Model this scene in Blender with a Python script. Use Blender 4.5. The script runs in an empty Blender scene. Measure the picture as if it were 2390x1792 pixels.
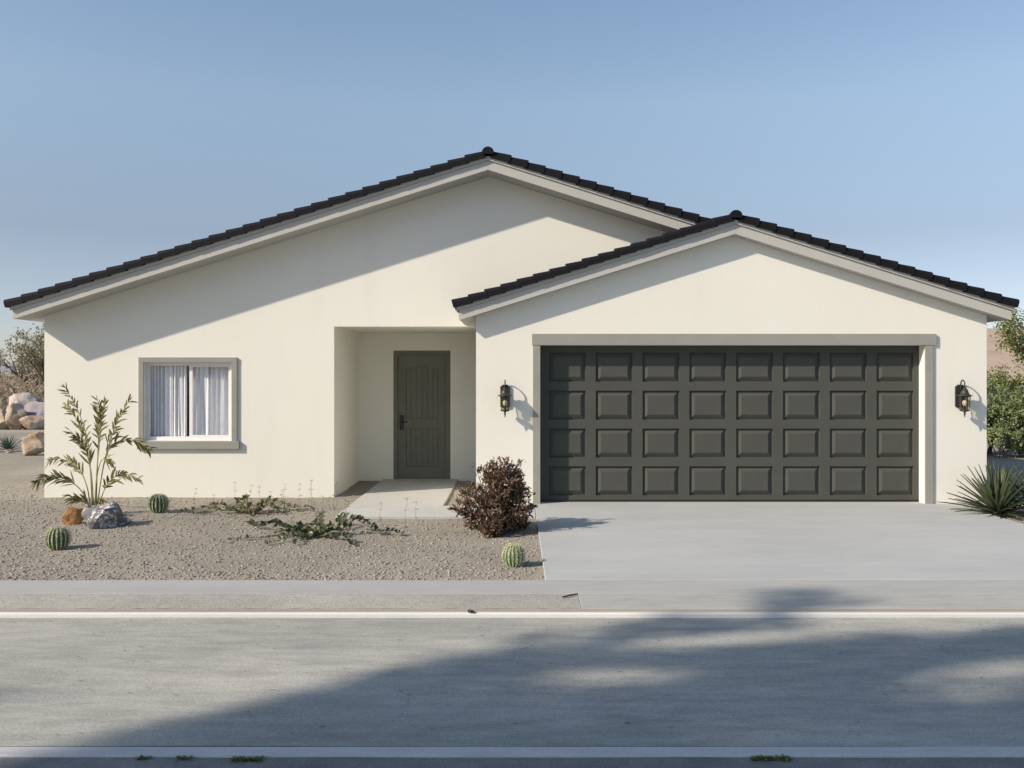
import bpy, bmesh, math, random
import numpy as np
from mathutils import Vector, Matrix, noise

random.seed(7)
rng = np.random.default_rng(11)
sc = bpy.context.scene
R = math.radians

# ------------------------------------------------------------------ camera, sky, sun, exposure
CAM_H = 1.70
cd = bpy.data.cameras.new('camera')
cam = bpy.data.objects.new('camera', cd)
sc.collection.objects.link(cam)
cam.location = (0, 0, CAM_H)
cam.rotation_euler = (R(90), 0, 0)
cd.sensor_width = 36
cd.lens = 2100 / 2390 * 36
cd.shift_x = -9 / 2390
cd.shift_y = -21 / 2390
cd.clip_start = 0.1
cd.clip_end = 5000
sc.camera = cam

SUN_TRAVEL = Vector((1.0, 0.496, -0.69)).normalized()      # the way the light runs
TO_SUN = -SUN_TRAVEL
world = bpy.data.worlds.new('World')
sc.world = world
world.use_nodes = True
wn = world.node_tree
bg = wn.nodes['Background']
sky = wn.nodes.new('ShaderNodeTexSky')
sky.sky_type = 'NISHITA'
sky.sun_disc = False
sky.sun_elevation = math.asin(TO_SUN.z)
sky.sun_rotation = math.atan2(TO_SUN.x, TO_SUN.y)
sky.altitude = 350
sky.air_density = 0.8
sky.dust_density = 0.7
sky.ozone_density = 1.2
# a dusty desert horizon: the clear sky is toned down towards the horizon, the same all the way round
tcw = wn.nodes.new('ShaderNodeTexCoord'); sx = wn.nodes.new('ShaderNodeSeparateXYZ')
wn.links.new(tcw.outputs['Generated'], sx.inputs[0])
rw_ = wn.nodes.new('ShaderNodeValToRGB'); wn.links.new(sx.outputs['Z'], rw_.inputs[0])
stops = [(0.0, (0.56, 0.52, 0.57)), (0.148, (0.66, 0.555, 0.50)), (0.285, (1.04, 0.92, 0.76)), (0.42, (1.02, 0.97, 0.86)), (1.0, (1.0, 1.0, 0.95))]
ew = rw_.color_ramp.elements
ew[0].position, ew[0].color = stops[0][0], (*stops[0][1], 1); ew[1].position, ew[1].color = stops[-1][0], (*stops[-1][1], 1)
for p_, c_ in stops[1:-1]:
    e_ = ew.new(p_); e_.color = (*c_, 1)
mw = wn.nodes.new('ShaderNodeMix'); mw.data_type = 'RGBA'; mw.blend_type = 'MULTIPLY'; mw.inputs[0].default_value = 1.0
wn.links.new(sky.outputs[0], mw.inputs[6]); wn.links.new(rw_.outputs[0], mw.inputs[7]); wn.links.new(mw.outputs[2], bg.inputs[0])
bg.inputs[1].default_value = 0.122
sd = bpy.data.lights.new('sun', 'SUN')
sd.energy = 3.4
sd.angle = R(1.0)
sd.color = (1.0, 0.85, 0.69)
sun = bpy.data.objects.new('sun', sd)
sun.location = TO_SUN * 60
sun.rotation_euler = SUN_TRAVEL.to_track_quat('-Z', 'Y').to_euler()
sc.collection.objects.link(sun)
sc.view_settings.view_transform = 'Standard'
sc.view_settings.look = 'None'
sc.view_settings.exposure = 0.84
sc.view_settings.gamma = 1.0
sc.view_settings.use_curve_mapping = False
sc.cycles.max_bounces = 8
sc.cycles.transparent_max_bounces = 24

# ------------------------------------------------------------------ materials
def new_mat(name):
    m = bpy.data.materials.new(name)
    m.use_nodes = True
    nt = m.node_tree
    return m, nt, nt.nodes['Principled BSDF']

def N(nt, kind, **kw):
    n = nt.nodes.new(kind)
    for k, v in kw.items():
        setattr(n, k, v)
    return n

def coords(nt, scale=(1, 1, 1)):
    tc = N(nt, 'ShaderNodeTexCoord')
    mp = N(nt, 'ShaderNodeMapping')
    mp.inputs['Scale'].default_value = scale
    nt.links.new(tc.outputs['Object'], mp.inputs['Vector'])
    return mp.outputs[0]

def noise_tex(nt, vec, scale, detail=4, rough=0.55):
    n = N(nt, 'ShaderNodeTexNoise')
    n.inputs['Scale'].default_value = scale
    n.inputs['Detail'].default_value = detail
    n.inputs['Roughness'].default_value = rough
    nt.links.new(vec, n.inputs['Vector'])
    return n.outputs['Fac']

def ramp(nt, fac, stops):
    r = N(nt, 'ShaderNodeValToRGB')
    el = r.color_ramp.elements
    el[0].position, el[0].color = stops[0][0], (*stops[0][1], 1)
    el[1].position, el[1].color = stops[-1][0], (*stops[-1][1], 1)
    for p, c in stops[1:-1]:
        e = el.new(p); e.color = (*c, 1)
    nt.links.new(fac, r.inputs[0])
    return r.outputs[0]

def mix(nt, a, b, fac, mode='MIX'):
    m = N(nt, 'ShaderNodeMix', data_type='RGBA', blend_type=mode)
    for s, v in ((m.inputs[0], fac), (m.inputs[6], a), (m.inputs[7], b)):
        if isinstance(v, (int, float)): s.default_value = v
        elif isinstance(v, tuple): s.default_value = (*v, 1)
        else: nt.links.new(v, s)
    return m.outputs[2]

def bump(nt, p, h, strength, dist=0.01):
    b = N(nt, 'ShaderNodeBump')
    b.inputs['Strength'].default_value = strength
    b.inputs['Distance'].default_value = dist
    nt.links.new(h, b.inputs['Height'])
    nt.links.new(b.outputs[0], p.inputs['Normal'])

def gray(v): return (v, v, v)

def simple(name, col, rough=0.7, var=0.08, scale=6.0, b=0.0, bscale=60.0, bdist=0.004, spec=0.3, metal=0.0):
    """One colour with a soft mottling and a fine relief."""
    m, nt, p = new_mat(name)
    v = coords(nt)
    f = noise_tex(nt, v, scale, 5)
    c0 = tuple(max(0, x * (1 - var)) for x in col); c1 = tuple(min(1, x * (1 + var)) for x in col)
    nt.links.new(ramp(nt, f, [(0.3, c0), (0.7, c1)]), p.inputs['Base Color'])
    p.inputs['Roughness'].default_value = rough
    p.inputs['Specular IOR Level'].default_value = spec
    p.inputs['Metallic'].default_value = metal
    if b: bump(nt, p, noise_tex(nt, v, bscale, 3), b, bdist)
    return m

def stucco():
    m, nt, p = new_mat('cream_stucco')
    v = coords(nt)
    big = noise_tex(nt, v, 0.55, 5)
    c = ramp(nt, big, [(0.3, (0.695, 0.70, 0.635)), (0.7, (0.725, 0.73, 0.67))])
    dirt = noise_tex(nt, coords(nt, (2.2, 2.2, 0.35)), 1.2, 6)
    c = mix(nt, c, (0.62, 0.62, 0.565), ramp(nt, dirt, [(0.55, gray(0)), (0.8, gray(0.35))]))
    nt.links.new(c, p.inputs['Base Color'])
    p.inputs['Roughness'].default_value = 0.9
    p.inputs['Specular IOR Level'].default_value = 0.15
    h = mix(nt, noise_tex(nt, v, 70, 4), noise_tex(nt, v, 9, 3), 0.35)
    bump(nt, p, h, 0.5, 0.008)
    return m

def concrete(name, a, b_, streak=(1, 1, 1), grain=0.5, specks=0.0, crack=0.0, rough=0.85, stain=None):
    m, nt, p = new_mat(name)
    v = coords(nt)
    f = noise_tex(nt, coords(nt, streak), 0.9, 7, 0.62)
    c = ramp(nt, f, [(0.28, a), (0.72, b_)])
    fine = noise_tex(nt, v, 85, 4, 0.7)
    c = mix(nt, c, ramp(nt, fine, [(0.3, gray(0.66)), (0.7, gray(1.22))]), grain, 'MULTIPLY')
    mid = noise_tex(nt, coords(nt, (streak[0] * 5, streak[1] * 5, 1)), 1.3, 6, 0.65)
    c = mix(nt, c, ramp(nt, mid, [(0.3, gray(0.80)), (0.55, gray(1.0)), (0.75, gray(1.16))]), min(1.0, grain * 1.3), 'MULTIPLY')
    if stain:
        s = noise_tex(nt, coords(nt, (streak[0] * 0.6, streak[1] * 1.4, 1)), 1.7, 6, 0.7)
        c = mix(nt, c, stain, ramp(nt, s, [(0.56, gray(0)), (0.75, gray(0.5))]))
    if specks:
        vo = N(nt, 'ShaderNodeTexVoronoi'); vo.inputs['Scale'].default_value = 5.5
        vo.inputs['Randomness'].default_value = 1.0
        nt.links.new(coords(nt, (0.45, 1.3, 1)), vo.inputs['Vector'])
        d = ramp(nt, vo.outputs['Distance'], [(0.0, gray(1)), (0.035, gray(1)), (0.06, gray(0))])
        gate = ramp(nt, noise_tex(nt, v, 2.3, 2), [(0.5, gray(0)), (0.56, gray(1))])
        c = mix(nt, c, tuple(x * 0.35 for x in a), mix(nt, d, gate, 1.0, 'MULTIPLY'))
    if crack:
        vc = N(nt, 'ShaderNodeTexVoronoi', feature='DISTANCE_TO_EDGE'); vc.inputs['Scale'].default_value = 0.5
        dv = N(nt, 'ShaderNodeTexNoise'); dv.inputs['Scale'].default_value = 2.4; dv.inputs['Detail'].default_value = 7
        nt.links.new(v, dv.inputs['Vector'])
        nt.links.new(mix(nt, v, dv.outputs['Color'], 0.22), vc.inputs['Vector'])
        k = ramp(nt, vc.outputs['Distance'], [(0.0, gray(1)), (0.0035, gray(0))])
        c = mix(nt, c, tuple(x * 0.45 for x in a), mix(nt, k, gray(crack), 1.0, 'MULTIPLY'))
    nt.links.new(c, p.inputs['Base Color'])
    p.inputs['Roughness'].default_value = rough
    p.inputs['Specular IOR Level'].default_value = 0.25
    bump(nt, p, mix(nt, fine, noise_tex(nt, v, 22, 4), 0.4), 0.45, 0.004)
    return m

def ground_mat(name, cols, scale=30, b=0.8, big=0.25):
    m, nt, p = new_mat(name)
    v = coords(nt)
    vo = N(nt, 'ShaderNodeTexVoronoi'); vo.inputs['Scale'].default_value = scale
    nt.links.new(v, vo.inputs['Vector'])
    sep = N(nt, 'ShaderNodeSeparateColor'); nt.links.new(vo.outputs['Color'], sep.inputs[0])
    c = ramp(nt, sep.outputs[0], [(i / (len(cols) - 1), col) for i, col in enumerate(cols)])
    c = mix(nt, c, ramp(nt, noise_tex(nt, v, big, 6), [(0.3, gray(0.82)), (0.7, gray(1.12))]), 1.0, 'MULTIPLY')
    c = mix(nt, c, ramp(nt, noise_tex(nt, v, 90, 3), [(0.3, gray(0.75)), (0.7, gray(1.15))]), 0.8, 'MULTIPLY')
    nt.links.new(c, p.inputs['Base Color'])
    p.inputs['Roughness'].default_value = 0.95
    p.inputs['Specular IOR Level'].default_value = 0.1
    bump(nt, p, mix(nt, vo.outputs['Distance'], noise_tex(nt, v, 60, 4), 0.5), b, 0.015)
    return m

def leafy(name, cols, rough=0.55, transl=0.25):
    """Leaf colour that differs from leaf to leaf (random per island) and lets some light through."""
    m, nt, p = new_mat(name)
    g = N(nt, 'ShaderNodeNewGeometry')
    c = ramp(nt, g.outputs['Random Per Island'], [(i / (len(cols) - 1), col) for i, col in enumerate(cols)])
    nt.links.new(c, p.inputs['Base Color'])
    p.inputs['Roughness'].default_value = rough
    p.inputs['Specular IOR Level'].default_value = 0.35
    if transl:
        t = N(nt, 'ShaderNodeBsdfTranslucent'); nt.links.new(c, t.inputs['Color'])
        ms = N(nt, 'ShaderNodeMixShader'); ms.inputs[0].default_value = transl
        nt.links.new(p.outputs[0], ms.inputs[1]); nt.links.new(t.outputs[0], ms.inputs[2])
        nt.links.new(ms.outputs[0], nt.nodes['Material Output'].inputs['Surface'])
    return m

def rock_mat(name, cols, scale=3.0, b=0.8, speck=None):
    m, nt, p = new_mat(name)
    v = coords(nt)
    f = noise_tex(nt, v, scale, 8, 0.65)
    k = len(cols) - 1
    c = ramp(nt, f, [(0.3 + 0.4 * i / k, col) for i, col in enumerate(cols)])
    if speck:
        s = noise_tex(nt, v, speck[1], 6, 0.75)
        c = mix(nt, c, speck[0], ramp(nt, s, [(speck[2], gray(0)), (speck[2] + 0.06, gray(1))]))
    nt.links.new(c, p.inputs['Base Color'])
    p.inputs['Roughness'].default_value = 0.9
    p.inputs['Specular IOR Level'].default_value = 0.2
    bump(nt, p, noise_tex(nt, v, scale * 5, 8, 0.7), b, 0.03)
    return m

def glass_mat(name, tint, gloss=0.12):
    m, nt, p = new_mat(name)
    nt.nodes.remove(p)
    t = N(nt, 'ShaderNodeBsdfTransparent'); t.inputs[0].default_value = (*tint, 1)
    g = N(nt, 'ShaderNodeBsdfGlossy'); g.inputs['Roughness'].default_value = 0.02
    lw = N(nt, 'ShaderNodeLayerWeight'); lw.inputs[0].default_value = 0.5
    pw_ = N(nt, 'ShaderNodeMath', operation='POWER'); pw_.inputs[1].default_value = 4.0
    nt.links.new(lw.outputs['Facing'], pw_.inputs[0])
    add = N(nt, 'ShaderNodeMath', operation='MULTIPLY_ADD'); add.inputs[1].default_value = 0.5; add.inputs[2].default_value = gloss
    nt.links.new(pw_.outputs[0], add.inputs[0])
    ms = N(nt, 'ShaderNodeMixShader')
    nt.links.new(add.outputs[0], ms.inputs[0]); nt.links.new(t.outputs[0], ms.inputs[1]); nt.links.new(g.outputs[0], ms.inputs[2])
    nt.links.new(ms.outputs[0], nt.nodes['Material Output'].inputs['Surface'])
    return m

M = dict(
    stucco=stucco(),
    trim=simple('greige_trim_paint', (0.268, 0.274, 0.25), 0.75, 0.05, 3, 0.25, 80, 0.002),
    fascia=simple('greige_fascia_paint', (0.43, 0.435, 0.41), 0.7, 0.05, 2, 0.2, 50, 0.002),
    tile=simple('charcoal_concrete_tile', (0.010, 0.0105, 0.014), 0.7, 0.4, 5, 0.5, 90, 0.003, 0.12),
    garage=simple('dark_olive_grey_steel', (0.070, 0.074, 0.066), 0.65, 0.06, 4, 0.15, 120, 0.001, 0.12),
    door=simple('dark_grey_green_door_paint', (0.145, 0.15, 0.13), 0.6, 0.06, 5, 0.2, 90, 0.001, 0.2),
    black=simple('black_hardware', (0.012, 0.012, 0.012), 0.4, 0.2, 20, 0, spec=0.5),
    vinyl=simple('white_vinyl', (0.74, 0.74, 0.75), 0.4, 0.02),
    curtain=simple('white_curtain_cloth', (0.84, 0.85, 0.87), 0.9, 0.03, 12, 0.2, 200, 0.001),
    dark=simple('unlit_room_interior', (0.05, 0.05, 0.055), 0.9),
    glass=glass_mat('window_glass', (0.95, 0.965, 0.98), 0.045),
    lampglass=glass_mat('smoky_lantern_glass', (0.80, 0.76, 0.66), 0.05),
    iron=simple('textured_black_iron', (0.024, 0.024, 0.022), 0.5, 0.3, 40, 0.4, 200, 0.001, 0.45),
    bulb=simple('frosted_bulb', (0.85, 0.82, 0.74), 0.3, 0.02),
    drive=concrete('pale_driveway_concrete', (0.35, 0.37, 0.375), (0.425, 0.447, 0.445), (0.6, 1.8, 1), 0.22),
    walk=concrete('walkway_concrete', (0.41, 0.415, 0.40), (0.47, 0.475, 0.455), (1, 1, 1), 0.25),
    sidewalk=concrete('sidewalk_concrete', (0.325, 0.34, 0.338), (0.38, 0.395, 0.385), (0.5, 2, 1), 0.3),
    apron=concrete('apron_concrete', (0.335, 0.35, 0.328), (0.39, 0.40, 0.375), (0.5, 2, 1), 0.5),
    aggregate=ground_mat('exposed_aggregate', [(0.33, 0.335, 0.30), (0.37, 0.37, 0.335), (0.39, 0.39, 0.35), (0.35, 0.35, 0.32)], 46, 0.35, 0.8),
    pan=concrete('sandy_gutter', (0.31, 0.285, 0.245), (0.38, 0.36, 0.31), (0.35, 3, 1), 0.5),
    lip=concrete('white_kerb_lip', (0.60, 0.60, 0.58), (0.68, 0.68, 0.66), (0.4, 3, 1), 0.2),
    road=concrete('worn_pale_street', (0.285, 0.297, 0.275), (0.415, 0.42, 0.385), (0.42, 1.5, 1), 0.8, 0, 0.0, stain=(0.235, 0.21, 0.18)),
    asphalt=concrete('coarse_asphalt', (0.16, 0.165, 0.165), (0.24, 0.24, 0.235), (1, 1, 1), 0.9, 1, 0.25),
    band=concrete('pale_band_concrete', (0.46, 0.47, 0.475), (0.56, 0.57, 0.57), (0.5, 2, 1), 0.4, stain=(0.33, 0.33, 0.33)),
    joint=simple('dark_joint_filler', (0.035, 0.035, 0.035), 0.95),
    gravel=ground_mat('fine_tan_gravel', [(0.23, 0.21, 0.172), (0.285, 0.265, 0.225), (0.33, 0.308, 0.262), (0.275, 0.256, 0.215), (0.36, 0.342, 0.296)], 60, 0.7, 0.5),
    pebble=leafy('gravel_stones', [(0.17, 0.155, 0.13), (0.26, 0.24, 0.20), (0.31, 0.29, 0.25), (0.29, 0.265, 0.22), (0.36, 0.34, 0.30), (0.22, 0.215, 0.20)], 0.95, 0),
    desert=ground_mat('desert_ground', [(0.25, 0.215, 0.165), (0.31, 0.27, 0.21), (0.34, 0.30, 0.24)], 20, 0.6, 0.12),
    hill=ground_mat('pinkish_hill', [(0.36, 0.28, 0.22), (0.43, 0.34, 0.27), (0.40, 0.315, 0.25)], 0.6, 0.4, 0.03),
    mountain=simple('far_blue_grey_mountain', (0.26, 0.29, 0.34), 1.0, 0.08, 0.01),
)

# ------------------------------------------------------------------ mesh helpers
class MB:
    def __init__(s): s.v = []; s.f = []
    def add(s, v, f):
        o = len(s.v); s.v += [tuple(x) for x in v]; s.f += [tuple(i + o for i in q) for q in f]; return s
    def box(s, x0, x1, y0, y1, z0, z1):
        return s.add([(x0,y0,z0),(x1,y0,z0),(x1,y1,z0),(x0,y1,z0),(x0,y0,z1),(x1,y0,z1),(x1,y1,z1),(x0,y1,z1)],
                     [(0,3,2,1),(4,5,6,7),(0,1,5,4),(1,2,6,5),(2,3,7,6),(3,0,4,7)])
    def prism(s, poly, y0, y1):
        """A closed outline in x, z given thickness along y."""
        n = len(poly)
        return s.add([(x, y0, z) for x, z in poly] + [(x, y1, z) for x, z in poly],
                     [tuple(range(n)), tuple(range(2 * n - 1, n - 1, -1))] + [(i, i + n, (i + 1) % n + n, (i + 1) % n) for i in range(n)])
    def tube(s, pts, rads, n=6, cap=True):
        pts = [Vector(p) for p in pts]
        if not hasattr(rads, '__len__'): rads = [rads] * len(pts)
        rings = []; up = Vector((0.31, 0.17, 0.93))
        for i, p in enumerate(pts):
            t = (pts[min(i + 1, len(pts) - 1)] - pts[max(i - 1, 0)]).normalized()
            if abs(t.dot(up)) > 0.98: up = Vector((1, 0.1, 0))
            a = t.cross(up).normalized(); b = t.cross(a)
            rings.append([p + (a * math.cos(2 * math.pi * k / n) + b * math.sin(2 * math.pi * k / n)) * rads[i] for k in range(n)])
        fs = [(i * n + k, i * n + (k + 1) % n, (i + 1) * n + (k + 1) % n, (i + 1) * n + k) for i in range(len(pts) - 1) for k in range(n)]
        if cap: fs += [tuple(range(n - 1, -1, -1)), tuple(range((len(pts) - 1) * n, len(pts) * n))]
        return s.add([q for r in rings for q in r], fs)
    def lathe(s, prof, c, n=16):
        """prof = [(radius, z)], turned about a vertical axis through c."""
        v = [(c[0] + r * math.cos(2 * math.pi * k / n), c[1] + r * math.sin(2 * math.pi * k / n), z) for r, z in prof for k in range(n)]
        m = len(prof)
        fs = [(i * n + k, i * n + (k + 1) % n, (i + 1) * n + (k + 1) % n, (i + 1) * n + k) for i in range(m - 1) for k in range(n)]
        fs += [tuple(range(n - 1, -1, -1)), tuple(range((m - 1) * n, m * n))]
        return s.add(v, fs)
    def leaf(s, base, d, nrm, length, width, droop=0.0, fold=0.15):
        """A pointed leaf of four quads bent along its length."""
        d = Vector(d).normalized(); w = d.cross(Vector(nrm))
        if w.length < 1e-3: w = d.cross(Vector((0.3, 0.5, 0.8)))
        w.normalize(); n = w.cross(d).normalized(); b = Vector(base)
        rows = []
        for t, ww in ((0, 0.18), (0.35, 1.0), (0.72, 0.75), (1.0, 0.04)):
            c = b + d * length * t - Vector((0, 0, 1)) * droop * length * t * t
            rows.append((c - w * width * ww / 2 + n * fold * width * ww, c, c + w * width * ww / 2 + n * fold * width * ww))
        v = [p for r in rows for p in r]
        return s.add(v, [(i * 3 + k, i * 3 + k + 1, i * 3 + k + 4, i * 3 + k + 3) for i in range(3) for k in range(2)])
    def build(s, name, m, parent=None, origin=None, smooth=False):
        me = bpy.data.meshes.new(name)
        o0 = Vector(origin) if origin is not None else (WL[parent] if parent else Vector((0, 0, 0)))
        v = np.array(s.v, dtype=float) - np.array(o0)
        me.from_pydata(v.tolist(), [], s.f); me.update()
        return link(name, me, m, parent, o0, smooth)

WL = {}
def link(name, me, m, parent=None, loc=(0, 0, 0), smooth=False):
    o = bpy.data.objects.new(name, me)
    if m and me and not me.materials: me.materials.append(m)
    sc.collection.objects.link(o)
    loc = Vector(loc)
    if parent: o.parent = parent; o.location = loc - WL[parent]
    else: o.location = loc
    WL[o] = loc
    if smooth: me.polygons.foreach_set('use_smooth', [True] * len(me.polygons))
    return o

def tag(o, label=None, cat=None, group=None, kind=None):
    for k, v in (('label', label), ('category', cat), ('group', group), ('kind', kind)):
        if v: o[k] = v
    return o

def thing(name, label, cat, loc, group=None):
    o = bpy.data.objects.new(name, None); sc.collection.objects.link(o)
    o.location = loc; o.empty_display_size = 0.2; WL[o] = Vector(loc)
    return tag(o, label, cat, group)

def struct(name, mb, m):
    return tag(mb.build(name, m), kind='structure')

def wall_face(outline, holes, y0, y1, mb):
    """An outline in x, z with rectangular holes, thickened from y0 to y1."""
    bm = bmesh.new(); edges = []
    for loop in [outline] + [[(a, c), (b, c), (b, d), (a, d)] for a, b, c, d in holes]:
        vs = [bm.verts.new((x, y0, z)) for x, z in loop]
        edges += [bm.edges.new((vs[i], vs[(i + 1) % len(vs)])) for i in range(len(vs))]
    bmesh.ops.triangle_fill(bm, edges=edges, use_beauty=True)
    r = bmesh.ops.extrude_face_region(bm, geom=bm.faces[:])
    for g in r['geom']:
        if isinstance(g, bmesh.types.BMVert): g.co.y = y1
    bmesh.ops.recalc_face_normals(bm, faces=bm.faces[:])
    bm.verts.index_update()
    mb.add([v.co[:] for v in bm.verts], [[v.index for v in f.verts] for f in bm.faces]); bm.free()

def bevel_mesh(o, w, seg=2):
    b = o.modifiers.new('bevel', 'BEVEL'); b.width = w; b.segments = seg; b.limit_method = 'ANGLE'
    return o

# ------------------------------------------------------------------ ground, street, paving
GZ = -0.03                                          # level of the gravel beside the slabs

def sheet(x0, x1, y0, y1, nx, ny, zf):
    mb = MB(); xs = np.linspace(x0, x1, nx); ys = np.linspace(y0, y1, ny)
    mb.v = [(x, y, zf(x, y)) for y in ys for x in xs]
    mb.f = [(j * nx + i, j * nx + i + 1, (j + 1) * nx + i + 1, (j + 1) * nx + i) for j in range(ny - 1) for i in range(nx - 1)]
    return mb

struct('ground', MB().add([(-1500, -600, -0.14), (1500, -600, -0.14), (1500, 2500, -0.14), (-1500, 2500, -0.14)], [(0, 1, 2, 3)]), M['desert'])

def gz(x, y):
    return GZ + 0.012 * noise.noise(Vector((x * 1.3, y * 1.3, 0))) + 0.006 * noise.noise(Vector((x * 6, y * 6, 3)))
gl = sheet(-16, 0.243, 7.472, 27.0, 160, 190, gz)
struct('gravel_yard', gl, M['gravel'])
gr = sheet(5.802, 20, 7.472, 24.0, 120, 140, gz)
struct('gravel_side_yard', gr, M['gravel'])
struct('desert_terrain', sheet(-90, 90, 24.0, 150, 60, 60, lambda x, y: -0.08 if y < 27.1 else -0.03 + 0.25 * noise.noise(Vector((x * 0.06, y * 0.06, 5))) * min(1, (y - 27) / 20)), M['desert'])

drv = MB().box(0.245, 5.80, 7.475, 12.3, -0.08, 0.0)
bevel_mesh(struct('driveway', drv, M['drive']), 0.006)
wk = MB().prism([(0, 0)] * 3, 0, 0) if False else MB()
# walkway: an L of two slabs
wk.v = []; wk.f = []
wk.box(-2.17, -0.945, 11.70, 14.69, -0.08, 0.002)
wk.box(-2.17, 0.241, 10.82, 11.697, -0.08, 0.002)
bevel_mesh(struct('front_walkway', wk, M['walk']), 0.006)
bevel_mesh(struct('sidewalk', MB().box(-60, 60, 6.995, 7.458, -0.09, 0.0), M['sidewalk']), 0.005)
struct('aggregate_strip', sheet(-60, 0.478, 6.56, 6.984, 900, 12, lambda x, y: -0.004 + 0.004 * noise.noise(Vector((x * 14, y * 14, 0)))), M['aggregate'])
bevel_mesh(struct('driveway_apron', MB().box(0.482, 60, 6.56, 6.984, -0.09, 0.0), M['apron']), 0.005)
struct('gutter', MB().box(-60, 60, 6.425, 6.558, -0.09, -0.004), M['pan'])
bevel_mesh(struct('kerb_lip', MB().box(-60, 60, 6.375, 6.424, -0.09, 0.010), M['lip']), 0.008, 3)
def road_z(x, y): return -0.020 + 0.004 * noise.noise(Vector((x * 0.7, y * 1.5, 9)))
struct('street', sheet(-60, 60, 4.168, 6.374, 400, 24, road_z), M['road'])
struct('street_joint', MB().box(-60, 60, 4.0, 7.47, -0.12, -0.075), M['joint'])
bevel_mesh(struct('near_kerb_band', MB().box(-60, 60, 4.052, 4.150, -0.09, -0.012), M['band']), 0.006)
struct('near_asphalt', sheet(-60, 60, -9, 4.049, 400, 60, lambda x, y: -0.022 + 0.003 * noise.noise(Vector((x * 2, y * 2, 2)))), M['asphalt'])

# loose gravel lying on the yard
def pebbles(name, n, fx, fy, smin, smax):
    t = (1 + 5 ** 0.5) / 2
    iv = np.array([(-1,t,0),(1,t,0),(-1,-t,0),(1,-t,0),(0,-1,t),(0,1,t),(0,-1,-t),(0,1,-t),(t,0,-1),(t,0,1),(-t,0,-1),(-t,0,1)]) / math.sqrt(1 + t * t)
    fi = np.array([(0,11,5),(0,5,1),(0,1,7),(0,7,10),(0,10,11),(1,5,9),(5,11,4),(11,10,2),(10,7,6),(7,1,8),(3,9,4),(3,4,2),(3,2,6),(3,6,8),(3,8,9),(4,9,5),(2,4,11),(6,2,10),(8,6,7),(9,8,1)])
    V = []; F = []; k = 0
    while k < n:
        x, y = fx(), fy()
        if -2.19 < x < 0.26 and 10.78 < y < 14.8 and not (-0.93 < x < -0.53 and 11.72 < y): continue
        if y > 12.68 and x > -6.7 and not (-2.5 < x < -0.53): continue
        s = smin + (smax - smin) * random.random() ** 2.6
        a = random.random() * 6.28; ca, sa = math.cos(a), math.sin(a)
        p = iv * (1 + 0.25 * rng.standard_normal((12, 1))) * np.array([s, s * random.uniform(0.55, 0.9), s * random.uniform(0.3, 0.6)])
        q = np.stack([p[:, 0] * ca - p[:, 1] * sa + x, p[:, 0] * sa + p[:, 1] * ca + y, p[:, 2] + gz(x, y) + s * 0.12], 1)
        V.append(q); F.append(fi + 12 * k); k += 1
    V = np.concatenate(V); F = np.concatenate(F)
    me = bpy.data.meshes.new(name)
    me.vertices.add(len(V)); me.vertices.foreach_set('co', V.ravel())
    me.loops.add(len(F) * 3); me.loops.foreach_set('vertex_index', F.ravel().astype(np.int32))
    me.polygons.add(len(F)); me.polygons.foreach_set('loop_start', np.arange(0, len(F) * 3, 3, dtype=np.int32))
    me.update(); me.validate()
    return tag(link(name, me, M['pebble']), 'loose tan and grey gravel covering the front yard' if 'side' not in name else 'loose tan gravel beside the right edge of the driveway', 'gravel', kind='stuff')
pebbles('gravel_stones', 24000, lambda: random.uniform(-8.2, 0.22), lambda: 7.49 + 6.5 * random.random() ** 1.5, 0.005, 0.020)
pebbles('side_gravel_stones', 2200, lambda: random.uniform(5.83, 9.0), lambda: random.uniform(8.5, 14), 0.008, 0.03)

# ------------------------------------------------------------------ the house
house = thing('house', 'cream stucco one-storey house with two dark tiled gables and a wide grey garage door', 'house', (0, 12.7, 0))
YM, YG = 12.70, 11.90
MX, MZ, MS = -0.38, 4.504, 0.3145                  # main gable: ridge x, height of the soffit line there, slope
GX, GZT, GS = 2.86, 3.541, 0.3125                  # garage gable
def zm(x): return MZ - MS * abs(x - MX)
def zg(x): return GZT - GS * abs(x - GX)
w = MB()
win = (-5.247, -4.005, 0.775, 1.880)
wall_face([(-6.655, -0.12), (-2.565, -0.12), (-2.565, 2.384), (-0.50, 2.384), (-0.50, -0.12), (5.9, -0.12), (5.9, zm(5.9)), (MX, MZ), (-6.655, zm(-6.655))],
          [win], YM, YM + 0.18, w)
w.box(-6.655, -6.475, YM + 0.18, 24.5, -0.12, zm(-6.655))                      # side walls and back
w.box(5.72, 5.9, YM + 0.18, 24.5, -0.12, zm(5.9))
w.prism([(-6.655, -0.12), (5.9, -0.12), (5.9, zm(5.9)), (MX, MZ), (-6.655, zm(-6.655))], 24.5, 24.68)
w.build('main_wall', M['stucco'], house)
rw = MB()
rw.box(-2.745, -2.565, YM + 0.181, 14.87, -0.12, 2.56)                         # porch recess: left cheek, ceiling
rw.box(-2.565, -0.527, YM + 0.181, 14.69, 2.384, 2.56)
wall_face([(-2.565, -0.12), (-0.40, -0.12), (-0.40, 2.384), (-2.565, 2.384)], [(-2.0, -1.068, 0.0, 2.10)], 14.69, 14.87, rw)
rw.build('porch_wall', M['stucco'], house)
gw = MB()
DX0, DX1, DZ = 0.322, 5.405, 2.095
wall_face([(-0.527, -0.12), (DX0, -0.12), (DX0, DZ), (DX1, DZ), (DX1, -0.12), (6.227, -0.12), (6.227, zg(6.227)), (GX, GZT), (-0.527, zg(-0.527))], [], YG, YG + 0.20, gw)
gw.box(-0.527, -0.40, YG + 0.2, 14.69, -0.12, zg(-0.527))
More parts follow.
